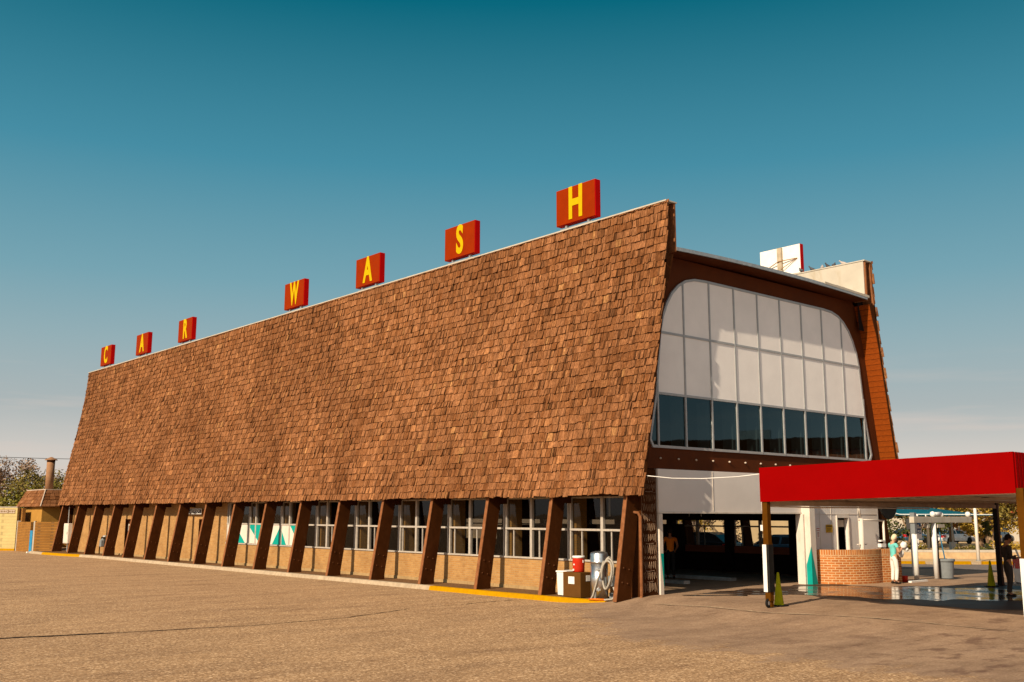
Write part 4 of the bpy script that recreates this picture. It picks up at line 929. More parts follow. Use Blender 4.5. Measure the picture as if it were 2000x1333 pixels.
# red canopy on wheeled posts
def canopy():
    t = thing('red_canopy', 'big flat canopy with deep bright red fascia on brown wheeled posts over the bay exit', 'canopy', (0, 0, 0))
    X0, X1, YA, YB = .88, 13.75, -3.12, -9.36
    def zb(y): return 2.725+(YA-y)*.0205
    mb = MB()
    def pl(x0, y0, x1, y1, h0, h1, th=.06):
        d = Vector((x1-x0, y1-y0, 0)).normalized(); nn = Vector((d.y, -d.x, 0))*th
        b0, b1 = zb(y0), zb(y1)
        mb.hexa([(x0, y0, b0), (x1, y1, b1), (x1+nn.x, y1+nn.y, b1), (x0+nn.x, y0+nn.y, b0), (x0, y0, b0+h0), (x1, y1, b1+h1), (x1+nn.x, y1+nn.y, b1+h1), (x0+nn.x, y0+nn.y, b0+h0)])
    pl(X0, YA, X0, YB, .845, .845, -.06); mb.build('side_fascia', 'red_canopy', t)
    mb = MB(); n = 92       # ribbed end
    for i in range(n):
        a = X0+.07+(X1-X0-.07)*i/n; b = X0+.07+(X1-X0-.07)*(i+1)/n-.035; mb.box((a, YB-.02, zb(YB)), (b, YB+.05, zb(YB)+.84))
    mb.box((X0+.065, YB+.01, zb(YB)+.01), (X1, YB+.06, zb(YB)+.835)); mb.build('ribbed_fascia', 'red_canopy', t)
    mb = MB(); mb.hexa([(X0+.07, YB+.07, zb(YB)+.06), (X1, YB+.07, zb(YB)+.06), (X1, YA-.02, zb(YA)+.10), (X0+.07, YA-.02, zb(YA)+.10), (X0+.07, YB+.07, zb(YB)+.30), (X1, YB+.07, zb(YB)+.30), (X1, YA-.02, zb(YA)+.30), (X0+.07, YA-.02, zb(YA)+.30)]); mb.build('roof_panel', 'cooler_white', t)
    mb = MB(); mb.box((X0+.1, YA-.16, zb(YA)-.09), (X1, YA-.04, zb(YA)+.03)); mb.box((X0+.08, YA-.12, zb(YA)+.03), (X1, YA-.06, zb(YA)+.098)); mb.build('edge_beam', 'facade_tube', t)
    mb = MB()
    for y in (-5.0, -6.9): mb.box((X0+.1, y-.04, zb(y)+.0), (X1-.1, y+.04, zb(y)+.06))
    mb.box((4.6, -9.2, zb(-9.2)-.02), (5.0, -3.3, zb(-3.3)+.05)); build_each(mb, 'purlin', 'facade_tube', t)
    for (x, y, dark, hw) in ((.98, -3.22, 0, True), (.98, -9.42, 0, True), (13.6, -3.22, 1, False), (13.6, -9.3, 1, False)):
        g = gh(x, y); zt = zb(y)+.1
        mb = MB(); mb.box((x-.075, y-.075, g+.16 if hw else g), (x+.075, y+.075, zt)); po = mb.build('post', 'black' if dark else 'canopy_brown', t, bevel=.006)
        if hw:
            mb = MB(); mb.box((x-.098, y-.02, g+.38), (x-.078, y+.092, g+1.52)); mb.build('white_guard', 'cooler_white', po)
            mb = MB(); mb.box((x-.09, y-.096, g+.38), (x+.092, y-.078, g+1.52)); mb.box((x-.098, y-.096, g+.38), (x-.079, y-.024, g+1.52)); mb.build('black_guard', 'rubber', po)
            c = (x-.06, y-.0, g+.115); q = Matrix.Rotation(R(90), 4, 'X')
            mb = MB(); mb.lathe([(.07, -.022), (.105, -.022), (.112, -.012), (.112, .012), (.105, .022), (.07, .022)], c, 20, 0, q); wh = mb.build('wheel', 'rubber', po, smooth=True)
            mb = MB(); mb.lathe([(.015, -.026), (.07, -.02), (.07, .02), (.015, .026)], c, 16, 0, q); mb.build('rim', 'galv', wh)
            mb = MB(); mb.box((x-.03, y-.06, g+.02), (x+.07, y-.032, g+.2)); mb.box((x-.03, y+.032, g+.02), (x+.07, y+.06, g+.2)); build_each(mb, 'bracket', 'canopy_brown', po)
        else: mb = MB(); mb.box((x-.13, y-.13, g), (x+.13, y+.13, g+.02)); mb.box((x-.079, y-.079, g+.02), (x+.079, y+.079, g+.28)); mb.build('base_plate', 'black', po)
    mb = MB(); mb.tube([(1.08, -3.14, 2.5), (1.12, -3.2, 1.9), (1.10, -3.28, 1.5)], .018, 6); mb.build('yellow_hose', 'kerb_yellow', t, smooth=True)
    mb = MB(); mb.box((.93, -3.13, 2.02), (1.0, -3.06, 2.16)); mb.ball((1.12, -3.14, 2.56), .07); mb.build('junction_box', 'cooler_white', t)
    mb = MB(); mb.tube([(1.15, -3.2, 2.62), (3.0, -3.22, 2.60), (6.0, -3.22, 2.61), (9.2, -3.22, 2.6)], .02, 6); mb.build('conduit', 'cooler_white', t, smooth=True)
M['facade_tube'] = paint('greyish_brown_steel', (.38, .31, .26), .6, .2, 4)
M['canopy_brown'] = paint('ochre_brown_post_paint', (.085, .030, .002), .6, .2, 6, spec=.03)
canopy()

def cone(name, label, x, y):
    t = thing(name, label, 'traffic cone', (x, y, gh(x, y)), 0, 'lime green cones at the bay exit')
    mb = MB(); mb.lathe([(.125, .03), (.12, .05), (.028, .80), (.02, .82), (0, .82)], (0, 0, 0), 24); mb.build('cone_body', 'cone', t, smooth=True)
    mb = MB(); mb.box((-.17, -.17, 0), (.17, .17, .03)); mb.build('base', 'rubber', t, bevel=.008)
cone('traffic_cone', 'lime green cone standing against the wheeled canopy post', 1.53, -3.10)
cone('traffic_cone', 'lime green cone near the black canopy post by the man in the suit', 12.78, -3.28)

# ================================================================ PEOPLE
def limb_mesh(name, nodes, edges, mat, parent, sub=2, root=0):
    me = bpy.data.meshes.new(name); me.from_pydata([n[0] for n in nodes], edges, []); o = bpy.data.objects.new(name, me); C.objects.link(o)
    md = o.modifiers.new('skin', 'SKIN'); md.use_smooth_shade = True; md.branch_smoothing = .3
    for i, n in enumerate(nodes):
        r = n[1]; me.skin_vertices[0].data[i].radius = r if isinstance(r, tuple) else (r, r)
    me.skin_vertices[0].data[root].use_root = True
    sb = o.modifiers.new('s', 'SUBSURF'); sb.levels = sub; sb.render_levels = sub
    bpy.context.view_layer.update()
    m2 = bpy.data.meshes.new_from_object(o.evaluated_get(bpy.context.evaluated_depsgraph_get())); bpy.data.objects.remove(o)
    m2.name = name; m2.materials.clear(); m2.materials.append(M[mat])
    for p in m2.polygons: p.use_smooth = True; p.material_index = 0
    o = bpy.data.objects.new(name, m2); C.objects.link(o); o.parent = parent; return o
def person(label, loc, rz, J, mats, h=1.7, sleeve=.5, hair=None, extra=None):
    """J: joints in units of height, x forward, y left"""
    t = thing('person', label, 'person', loc, rz)
    s = h; P = lambda k: tuple(c*s for c in J[k])
    r = lambda v: v*s
    def lerp(a, b, f): return tuple(P(a)[i]*(1-f)+P(b)[i]*f for i in range(3))
    nodes = [(P('pelvis'), r(.060)), (P('waist'), (r(.060), r(.052))), (P('chest'), (r(.072), r(.058))), (P('neckb'), r(.034)), (P('neck'), r(.028)), (P('head'), r(.045)), (P('crown'), r(.038))]
    edges = [(0, 1), (1, 2), (2, 3), (3, 4), (4, 5), (5, 6)]
    for sd in 'LR':
        b = len(nodes); nodes += [(P('sh'+sd), r(.034)), (lerp('sh'+sd, 'el'+sd, .5), r(.028)), (P('el'+sd), r(.024)), (lerp('el'+sd, 'wr'+sd, .4), r(.022)), (P('wr'+sd), r(.015)), (P('ha'+sd), (r(.021), r(.012)))]
        edges += [(2, b), (b, b+1), (b+1, b+2), (b+2, b+3), (b+3, b+4), (b+4, b+5)]
        b = len(nodes); nodes += [(P('hip'+sd), r(.052)), (lerp('hip'+sd, 'kn'+sd, .5), r(.045)), (P('kn'+sd), r(.033)), (lerp('kn'+sd, 'an'+sd, .35), r(.032)), (P('an'+sd), r(.020)), (P('to'+sd), r(.018))]
        edges += [(0, b), (b, b+1), (b+1, b+2), (b+2, b+3), (b+3, b+4), (b+4, b+5)]
    body = limb_mesh('body', nodes, edges, mats['skin'], t)
    # head details, fingers joined into the body mesh
    bm = bmesh.new(); bm.from_mesh(body.data)
    mb = MB(); hd = Vector(P('head')); face = (Vector(J['face'])).normalized(); sidev = Vector((0, 0, 1)).cross(face).normalized(); upv = face.cross(sidev).normalized()
    rot = Matrix((face, sidev, upv)).transposed()
    mb.ball(hd+upv*r(.012), (r(.053), r(.043), r(.066)), 0, 14, 10, rot)
    mb.ball(hd+face*r(.052)-upv*r(.002), (r(.012), r(.008), r(.016)), 0, 8, 6, rot)
    mb.ball(hd+face*r(.040)-upv*r(.040), (r(.018), r(.022), r(.012)), 0, 8, 6, rot)
    for q in (-1, 1): mb.ball(hd+sidev*q*r(.043)+upv*r(.002), (r(.009), r(.005), r(.017)), 0, 8, 6, rot)
    for sd in 'LR':
        hnd = Vector(P('ha'+sd)); wr = Vector(P('wr'+sd)); d = (hnd-wr).normalized(); a = d.cross(Vector((0, 0, 1)));
        a = a.normalized() if a.length > .1 else Vector((0, 1, 0)); b = d.cross(a).normalized()
        inn = b if sd == 'L' else b
        for k, ln in enumerate((.036, .042, .040, .032)):
            p0 = hnd+a*r((k-1.5)*.0095); p1 = p0+d*r(ln*.5); p2 = p1+(d*.6+b*.6)*r(ln*.4); p3 = p2+(d*.1+b*.8)*r(ln*.3); mb.tube([p0, p1, p2, p3], [r(.0052), r(.005), r(.0046), r(.0035)], 6)
        sgn = 1 if sd == 'L' else -1
        p0 = wr.lerp(hnd, .6)+a*r(.012)*sgn; mb.tube([p0, p0+(a*.8*sgn+d*.6)*r(.018), p0+(a*.8*sgn+d*1.5+b*.4)*r(.026)], [r(.007), r(.006), r(.004)], 6)
    m3 = bpy.data.meshes.new('x'); m3.from_pydata(mb.v, [], mb.f); bm.from_mesh(m3); bmesh.ops.recalc_face_normals(bm, faces=bm.faces)
    for f in bm.faces: f.smooth = True
    bm.to_mesh(body.data); bm.free()
    # upper garment
    nodes = [(lerp('pelvis', 'waist', -.5 if mats.get('jacket') else -.35), (r(.076), r(.062))), (P('waist'), (r(.074), r(.062))), (P('chest'), (r(.080), r(.068))), (P('neckb'), (r(.040), r(.036)))]
    edges = [(0, 1), (1, 2), (2, 3)]
    for sd in 'LR':
        b = len(nodes); nodes += [(P('sh'+sd), r(.042)), (lerp('sh'+sd, 'el'+sd, .5), r(.037))]; edges += [(2, b), (b, b+1)]
        if sleeve > .5: nodes += [(P('el'+sd), r(.031)), (lerp('el'+sd, 'wr'+sd, .9), r(.024))]; edges += [(b+1, b+2), (b+2, b+3)]
    limb_mesh(mats.get('topname', 'shirt'), nodes, edges, mats['top'], t, 2, 1)
    nodes = [(lerp('pelvis', 'waist', .55), (r(.064), r(.056))), (P('pelvis'), (r(.070), r(.064)))]; edges = [(0, 1)]
    for sd in 'LR':
        b = len(nodes); nodes += [(P('hip'+sd), r(.058)), (lerp('hip'+sd, 'kn'+sd, .5), r(.052)), (P('kn'+sd), r(.042)), (lerp('kn'+sd, 'an'+sd, .5), r(.039)), (lerp('kn'+sd, 'an'+sd, .96), r(.035))]; edges += [(1, b), (b, b+1), (b+1, b+2), (b+2, b+3), (b+3, b+4)]
    limb_mesh('trousers', nodes, edges, mats['legs'], t, 2, 1)
    for sd in 'LR':
        an = Vector(P('an'+sd)); to = Vector(P('to'+sd)); d = Vector((to.x-an.x, to.y-an.y, 0)).normalized(); mb = MB()
        rm = Matrix.Rotation(math.atan2(d.y, d.x), 3, 'Z'); mb.ball((an.x+d.x*r(.03), an.y+d.y*r(.03), r(.020)), (r(.078), r(.027), r(.022)), 0, 12, 8, rm); mb.ball((an.x, an.y, r(.03)), (r(.032), r(.025), r(.034)), 0, 10, 7, rm); mb.build('shoe', mats['shoe'], t, smooth=True)
    mb = MB(); mb.ball(hd+upv*r(.028)-face*r(.010), (r(.056), r(.049), r(.060)), 0, 14, 10, rot)
    if hair == 'bob': mb.ball(hd-face*r(.022)+upv*r(.002), (r(.046), r(.052), r(.062)), 0, 14, 10, rot)
    else: mb.ball(hd-face*r(.018)+upv*r(.012), (r(.045), r(.046), r(.052)), 0, 14, 10, rot)
    # cut the face side free of hair
    mb.v = [tuple(Vector(v)-face*max(0, (Vector(v)-hd).dot(face)-r(.030))*(1 if (Vector(v)-hd).dot(upv) < r(.055) else 0)) for v in mb.v]
    mb.build('hair', mats['hair'], t, smooth=True)
    return t
base = dict(pelvis=(0, 0, .53), waist=(.005, 0, .62), chest=(.0, 0, .73), neckb=(-.005, 0, .815), neck=(.005, 0, .85), head=(.02, 0, .91), crown=(.018, 0, .95), face=(1, 0, 0),
    shL=(0, .105, .79), shR=(0, -.105, .79), elL=(-.01, .14, .62), elR=(-.01, -.14, .62), wrL=(.03, .14, .48), wrR=(.03, -.14, .48), haL=(.04, .14, .44), haR=(.04, -.14, .44),
    hipL=(0, .05, .50), hipR=(0, -.05, .50), knL=(.01, .055, .275), knR=(.01, -.055, .275), anL=(-.01, .06, .05), anR=(-.01, -.06, .05), toL=(.06, .065, .022), toR=(.06, -.065, .022))
# woman photographing / handling a white bag, facing right and a little towards the lot
J = dict(base); J.update(face=(.92, 0, -.38), head=(.045, 0, .905), crown=(.05, 0, .945), neck=(.02, 0, .85), elL=(.03, .135, .63), wrL=(.14, .07, .70), haL=(.17, .05, .73), elR=(.04, -.14, .63), wrR=(.15, -.06, .68), haR=(.18, -.035, .71), knR=(.03, -.05, .275), anR=(.0, -.055, .05), toR=(.07, -.06, .022))
wx, wy = 10.98, -.98
wm = person('person with short blonde hair, turquoise top and white trousers standing by the curved brick wall', (wx, wy, gh(wx, wy)), R(-28), J, dict(skin='skin', top='shirt_turq', legs='trouser_white', hair='hair_blonde', shoe='shoe'), 1.60, .5, 'bob')
b = MB(); b.add([], [])
t = thing('shopping_bag', 'crumpled white bag held up by the person in the turquoise top', 'bag', (wx+.33, wy-.20, gh(wx, wy)+1.10))
mb = MB(); mb.ball((0, 0, .12), (.13, .10, .12), 0, 12, 9); mb.ball((.10, -.03, .0), (.08, .07, .08), 0, 10, 8); mb.ball((-.10, .04, -.14), (.09, .08, .11), 0, 10, 8)
mb.v = [tuple(Vector(v)*(1+.22*mn.noise(Vector(v)*14))) for v in mb.v]; mb.build('bag_body', 'paper', t, smooth=True)
# man in a suit reading, facing right
J = dict(base); J.update(face=(.86, 0, -.5), head=(.035, 0, .905), crown=(.04, 0, .945), neck=(.012, 0, .85), elL=(.0, .13, .62), wrL=(.13, .05, .63), haL=(.165, .03, .645), elR=(.0, -.135, .62), wrR=(.13, -.06, .61), haR=(.165, -.035, .615), knL=(.04, .055, .275), anL=(.035, .06, .05), toL=(.10, .06, .022), anR=(-.04, -.055, .05), toR=(.02, -.06, .022))
mx, my = 9.75, -5.17
person('person in dark suit and blue shirt reading a white sheet beside the parked white car', (mx, my, gh(mx, my)), R(-42), J, dict(skin='skin_tan', top='suit', legs='suit', hair='hair_dark', shoe='shoe', jacket=1, topname='jacket'), 1.78, .9)
o = tag(MB().add([(-.10, -.02, -.13), (.08, -.02, -.10), (.10, .06, .12), (-.08, .06, .09), (-.10, -.017, -.13), (.08, -.017, -.10), (.10, .063, .12), (-.08, .063, .09)], [(3, 2, 1, 0), (4, 5, 6, 7), (0, 1, 5, 4), (1, 2, 6, 5), (2, 3, 7, 6), (3, 0, 4, 7)]).build('paper_sheet', 'paper'), 'white paper sheet held by the person in the dark suit', 'paper'); o.location = (mx+.24, my-.22, gh(mx, my)+1.22); o.rotation_euler = (0, 0, R(10))
# worker in an orange shirt inside the bay, back to the lot
J = dict(base); J.update(face=(1, 0, -.25), head=(.03, 0, .905), elL=(.02, .15, .64), wrL=(.10, .12, .56), haL=(.13, .11, .53), elR=(.02, -.15, .64), wrR=(.10, -.12, .56), haR=(.13, -.11, .53))
person('person in orange t-shirt seen from behind inside the dark wash bay', (7.15, 5.2, .22), R(50), J, dict(skin='skin_tan', top='shirt_orange', legs='trouser_dark', hair='hair_dark', shoe='shoe'), 1.76, .5)

# ================================================================ CARS
def car(label, x, y, z, rz, mat, hgt=1.42, group=None, Lc=4.5):
    t = thing('parked_car', label, 'car', (x, y, z), rz, group); wd = .88; mb = MB(); S = Lc/4.5; Hh = hgt/1.42
    low = [(-2.22, .32), (-2.25, .55), (-2.20, .82), (-1.95, .90), (-1.2, .93), (.8, .95), (1.75, .80), (2.15, .66), (2.25, .5), (2.22, .30)]
    rows = []
    for (wk, zk) in ((.90, 0), (1.0, .5), (1.0, 1), ): rows.append(wk)
    def arch_cut(poly):
        out = [(-2.22, .30), (-1.80, .24)]
        for c in (-1.38, 1.38):
            out += [(c-.37*math.cos(a), .30+.37*math.sin(a)) for a in [i*math.pi/8 for i in range(9)]]
        out += [(1.80, .24), (2.22, .30), (2.26, .5), (2.16, .68), (1.75, .80), (.80, .95), (-1.2, .96), (-1.95, .93), (-2.20, .86), (-2.26, .55)]; return out
    prof_ = [(a*S, c*Hh) for a, c in arch_cut(low)]
    n = len(prof_); cx = 0; 
    vs = [(a, -wd, c) for a, c in prof_]+[(a, wd, c) for a, c in prof_]; 
    # tuck the upper edge in slightly
    vs = [(a, b*(1-.06*max(0, (c/Hh-.6)/.35)), c) for a, b, c in vs]
    mb.add(vs, [tuple(range(n)), tuple(range(n, 2*n))[::-1]]+[(i, n+i, n+(i+1) % n, (i+1) % n) for i in range(n)])
    roof = [(-1.35, 1.30), (-.9, 1.40), (.0, 1.42), (.45, 1.36)]
    mb.prism([(a*S, -wd*.76, c*Hh) for a, c in [(-1.30, 1.30), (-.85, 1.42), (.05, 1.42), (.5, 1.33), (.5, 1.30), (-1.25, 1.27)]], (0, wd*1.52, 0))
    for (a0, a1) in ((-1.95, -1.28), (-.32, -.36), (1.15, .47)):
        for q in (-1, 1): mb.hexa([(a0*S-.05, q*wd*.93-.02, .92*Hh), (a0*S+.05, q*wd*.93-.02, .92*Hh), (a0*S+.05, q*wd*.93+.02, .92*Hh), (a0*S-.05, q*wd*.93+.02, .92*Hh), (a1*S-.05, q*wd*.77-.02, 1.31*Hh), (a1*S+.05, q*wd*.77-.02, 1.31*Hh), (a1*S+.05, q*wd*.77+.02, 1.31*Hh), (a1*S-.05, q*wd*.77+.02, 1.31*Hh)])
    mb.build('body', mat, t, bevel=.03)
    mb = MB(); b0 = [(-1.93, .9), (1.13, .9)]; t0 = [(-1.27, 1.31), (.46, 1.31)]
    mb.hexa([(-1.93*S, -wd*.91, .90*Hh), (1.13*S, -wd*.91, .90*Hh), (1.13*S, wd*.91, .90*Hh), (-1.93*S, wd*.91, .90*Hh), (-1.27*S, -wd*.75, 1.31*Hh), (.46*S, -wd*.75, 1.31*Hh), (.46*S, wd*.75, 1.31*Hh), (-1.27*S, wd*.75, 1.31*Hh)]); mb.build('windows', 'car_glass', t)
    for a in (-1.38, 1.38):
        for q in (-1, 1):
            c = (a*S, q*(wd-.10), .31*Hh); rq = Matrix.Rotation(R(90), 4, 'X'); mb = MB(); mb.lathe([(.19, -.10), (.29, -.10), (.31, -.07), (.31, .07), (.29, .10), (.19, .10)], c, 20, 0, rq); w = mb.build('wheel', 'rubber', t, smooth=True)
            mb = MB(); mb.lathe([(0, -.09), (.19, -.085), (.19, .085), (0, .09)], c, 16, 0, rq); mb.build('rim', 'galv', w)
    for q in (-1, 1):
        mb = MB(); mb.box((-2.275*S, q*.72-.13, .62*Hh), (-2.16*S, q*.72+.13, .86*Hh)); mb.box((-2.2*S, q*(wd-.02)-.012, .62*Hh), (-1.9*S, q*(wd-.02)+.012, .86*Hh)); mb.build('taillight', 'lamp_red', t)
        mb = MB(); mb.box((2.08*S, q*.66-.16, .56*Hh), (2.235*S, q*.66+.16, .70*Hh)); mb.build('headlight', 'lamp_clear', t)
    mb = MB(); mb.box((-2.29*S, -.8, .30), (-2.24*S, .8, .5)); mb.box((2.22*S, -.8, .28), (2.28*S, .8, .46)); mb.build('bumper', 'rubber' if mat != 'car_white' else 'car_white', t, bevel=.02)
    return t
car('white car with red tail lamp parked behind the suited person under the canopy', 11.95, -7.0, gh(11.9, -7)+.005, R(-90), 'car_white', 1.75)
car('blue car parked outside, seen through the bay windows, nearer the pillar', 25.5, 13.4, gh(25.5, 13), R(100), 'car_blue', 1.5, 'cars seen through the bay windows')
car('black car parked outside, seen through the bay windows behind the partition end', 25.0, 18.2, gh(25, 18), R(95), 'car_dark', 1.55, 'cars seen through the bay windows')

# ================================================================ RIGHT-HAND YARD
t = thing('pay_gantry', 'white T-shaped steel gantry on two posts beyond the brick wall', 'gantry', (0, 0, 0))
for x in (13.22, 14.60):
    g = .225; mb = MB(); mb.tube([(x, -.55, g), (x, -.55, 2.14 if x > 14 else 1.78)], .085, 14); po = mb.build('post', 'cooler_white', t, smooth=True)
    if x < 14: mb = MB(); mb.box((x-.08, -.63, 1.78), (x+.08, -.47, 2.5)); mb.build('grey_sleeve', 'grey_plastic', po)
mb = MB(); mb.box((13.1, -.64, 2.15), (17.35, -.46, 2.36)); mb.build('beam', 'cream', t, bevel=.01)
mb = MB(); mb.tube([(14.55, -.55, 2.44), (15.2, -.55, 2.47)], .07, 10); mb.ball((14.6, -.55, 2.45), .1); mb.ball((15.2, -.55, 2.43), .09); mb.tube([(13.5, -.55, 2.36), (13.5, -.55, 2.43)], .03, 8); mb.tube([(14.1, -.55, 2.36), (14.1, -.55, 2.43)], .02, 8); mb.ball((17.25, -.55, 2.45), .1); mb.build('fitting', 'cooler_white', t, smooth=True)
mb = MB(); mb.box((14.05, -.62, 1.98), (14.2, -.5, 2.12)); mb.box((14.75, -.64, 1.98), (15.25, -.48, 2.10)); build_each(mb, 'meter_box', 'cream', t)
mb = MB(); mb.tube([(14.8, -.55, 2.0), (14.74, -.6, 1.4), (14.72, -.6, .6), (14.75, -.58, .25)], .022, 6); mb.build('hose', 'rubber', t, smooth=True)
t = thing('price_board', 'white board with blue panels hanging between the gantry posts', 'sign', (13.75, -.35, 1.6))
mb = MB(); mb.box((-.33, -.012, 0), (.36, .012, .62)); b = mb.build('board', 'cooler_white', t)
mb = MB(); mb.box((-.30, -.02, .17), (.30, -.014, .36)); mb.box((-.08, -.02, .42), (.30, -.014, .575)); mb.build('blue_print', 'sign_blue', b)
mb = MB(); 
for i in range(3): mb.box((-.28+.16*i, -.026, .425), (-.15+.16*i, -.022, .49))
for i in range(3): mb.box((-.05+.12*i, -.026, .24), (.03+.12*i, -.022, .30))
mb.ball((-.22, -.02, .25), (.09, .006, .09)); mb.tube([(-.2, -.024, .2), (.05, -.024, .185), (.26, -.024, .22)], .012, 5); mb.build('white_print', 'cooler_white', b)
mb = MB(); mb.box((-.02, -.01, -.35), (.03, .01, 0)); mb.build('leg', 'cream', t)
t = thing('trash_can', 'round grey trash can at the foot of the white gantry', 'trash can', (15.15, -.62, .225))
mb = MB(); mb.lathe([(.24, 0), (.29, .60), (.30, .60), (.30, .56)], (0, 0, 0), 24); mb.build('bin_body', 'grey_plastic', t, smooth=False)
mb = MB(); mb.lathe([(.305, .58), (.325, .60), (.325, .66), (.30, .67), (.28, .64)], (0, 0, 0), 24); mb.build('rim', 'grey_plastic', t); mb = MB(); mb.box((.31, -.06, .5), (.35, .06, .6)); mb.build('handle', 'rubber', t)
mb = MB(); mb.tube([(14.95, -.55, 2.0), (15.25, -.60, .62), (15.27, -.61, .5)], .022, 8); M['blue_pole'] = paint('blue_pole', (.03, .13, .22), .5, .1, 4)
tag(mb.build('brush_handle', 'blue_pole', smooth=True), 'long blue brush pole leaning out of the grey trash can', 'brush')
mb = MB(); mb.box((11.9, -1.06, .2), (13.0, -.94, .27)); tag(mb.build('parking_stop', 'cooler_white'), 'low white bar lying on the ground past the brick wall end', 'wheel stop')
mb = MB(); mb.lathe([(.09, 0), (.11, .2), (.1, .21), (0, .21)], (11.98, -.78, .22), 14); tag(mb.build('bucket', 'cooler_red', smooth=True), 'small red bucket at the foot of the brick wall end', 'bucket')
# shade sail
t = thing('shade_sail', 'teal fabric shade canopy on slim white poles beyond the gantry', 'shade canopy', (0, 0, 0))
mb = MB(); c0 = spot(31.5, 77, 0); ax = RT; ay = F
def sp(a, b, z): p = c0+ax*a*1.75+ay*b*1.75; return (p.x, p.y, -.36+(z-.22)*1.25)
gr = []
for j in range(9):
    for i in range(13):
        a = -3.6+5.3*i/12; b_ = -2.2+4.4*j/8; e = (1-abs(a+.95)/2.65)*(1-abs(b_)/2.2); gr.append(sp(a, b_, 2.46+.55*min(1, max(0, e))**.7+.0*a))
mb.add(gr, [(j*13+i, j*13+i+1, (j+1)*13+i+1, (j+1)*13+i) for j in range(8) for i in range(12)]); sl = mb.build('fabric', 'sail', t, smooth=True, fix=False); md = sl.modifiers.new('s', 'SOLIDIFY'); md.thickness = .02
for (a, b_) in ((-3.5, -2.1), (1.6, -2.1), (-3.5, 2.1), (1.6, 2.1), (-1.6, -2.1)):
    mb = MB(); mb.tube([sp(a, b_, .22), sp(a, b_, 2.5)], .075, 8); mb.build('pole', 'cooler_white', t, smooth=True)
    mb = MB(); p = Vector(sp(a, b_, .5)); mb.obox(p, (.45, .45, .8), -YAW); mb.build('footing', 'cooler_white', t)
mb = MB(); mb.tube([sp(-3.5, -2.1, 2.95), sp(-2.3, -2.15, 2.5), sp(-1.6, -2.1, 2.48)], .035, 6); mb.tube([sp(-3.5, -2.1, 2.5), sp(1.6, -2.1, 2.5)], .03, 6); mb.build('strut', 'cooler_white', t)
# low wall and yellow kerb blocks along the street
t = tag(MB().prism([far(13, 53, -.37), far(62, 53, -.37), far(62, 53.4, -.37), far(13, 53.4, -.37)], (0, 0, .62)).build('low_wall', 'cream'), 'long low pale wall along the far side of the street', 'wall')
tag(MB().prism([far(13, 52.5, -.37), far(62, 52.5, -.37), far(62, 52.98, -.37), far(13, 52.98, -.37)], (0, 0, .48)).build('planter_edge', 'stone'), 'sandy bank below the low pale wall', 'bank')
for i, (a, b_) in enumerate(((16.6, 18.95), (19.7, 21.05), (21.6, 24.6))):
    mb = MB(); mb.prism([far(a, 47.7, -.37), far(b_, 47.7, -.37), far(b_, 47.9, -.37), far(a, 47.9, -.37)], (0, 0, .2)); tag(mb.build('kerb_block', 'kerb_yellow'), ['yellow painted kerb length left of the white gantry posts', 'yellow painted kerb length just above the grey trash can', 'yellow painted kerb length left of the black canopy post'][i], 'kerb', 'yellow kerb lengths along the street')
t = thing('square_sign', 'small blank square white sign on a short post above the blonde person', 'sign', (17.0, 1.6, gh(17, 1.6)))
mb = MB(); mb.tube([(0, 0, 0), (0, 0, 1.75)], .03, 8); build_each(mb, 'post', 'cooler_white', t); mb = MB(); mb.obox((0, -.04, 1.92), (.38, .02, .40), -YAW); mb.build('panel', 'cream', t)
def lamp(label, u, D, h, arm=True):
    p = far(u, D, -.3); t = thing('street_lamp', label, 'street lamp', p, 0, 'white poles beside the street'); t.scale = (K, K, K)
    mb = MB(); mb.tube([(0, 0, 0), (0, 0, h)], [.085, .06], 10); mb.build('pole', 'cooler_white', t, smooth=True); mb = MB(); mb.lathe([(.16, 0), (.16, .05), (.09, .07)], (0, 0, 0), 12); mb.build('base', 'galv', t)
    if arm: mb = MB(); mb.tube([(0, 0, h-.05), (.3, -.1, h), (.6, -.2, h)], .03, 6); mb.obox((.75, -.25, h), (.4, .2, .08)); mb.build('lamp_head', 'galv', t)
lamp('white lamp pole standing left of the black canopy post', 22.2, 49.5, 4.2); lamp('slim white pole between the evergreen and the gantry', 20.0, 55.5, 4.0); lamp('white pole rising behind the pale square sign', 24.9, 62, 4.2)

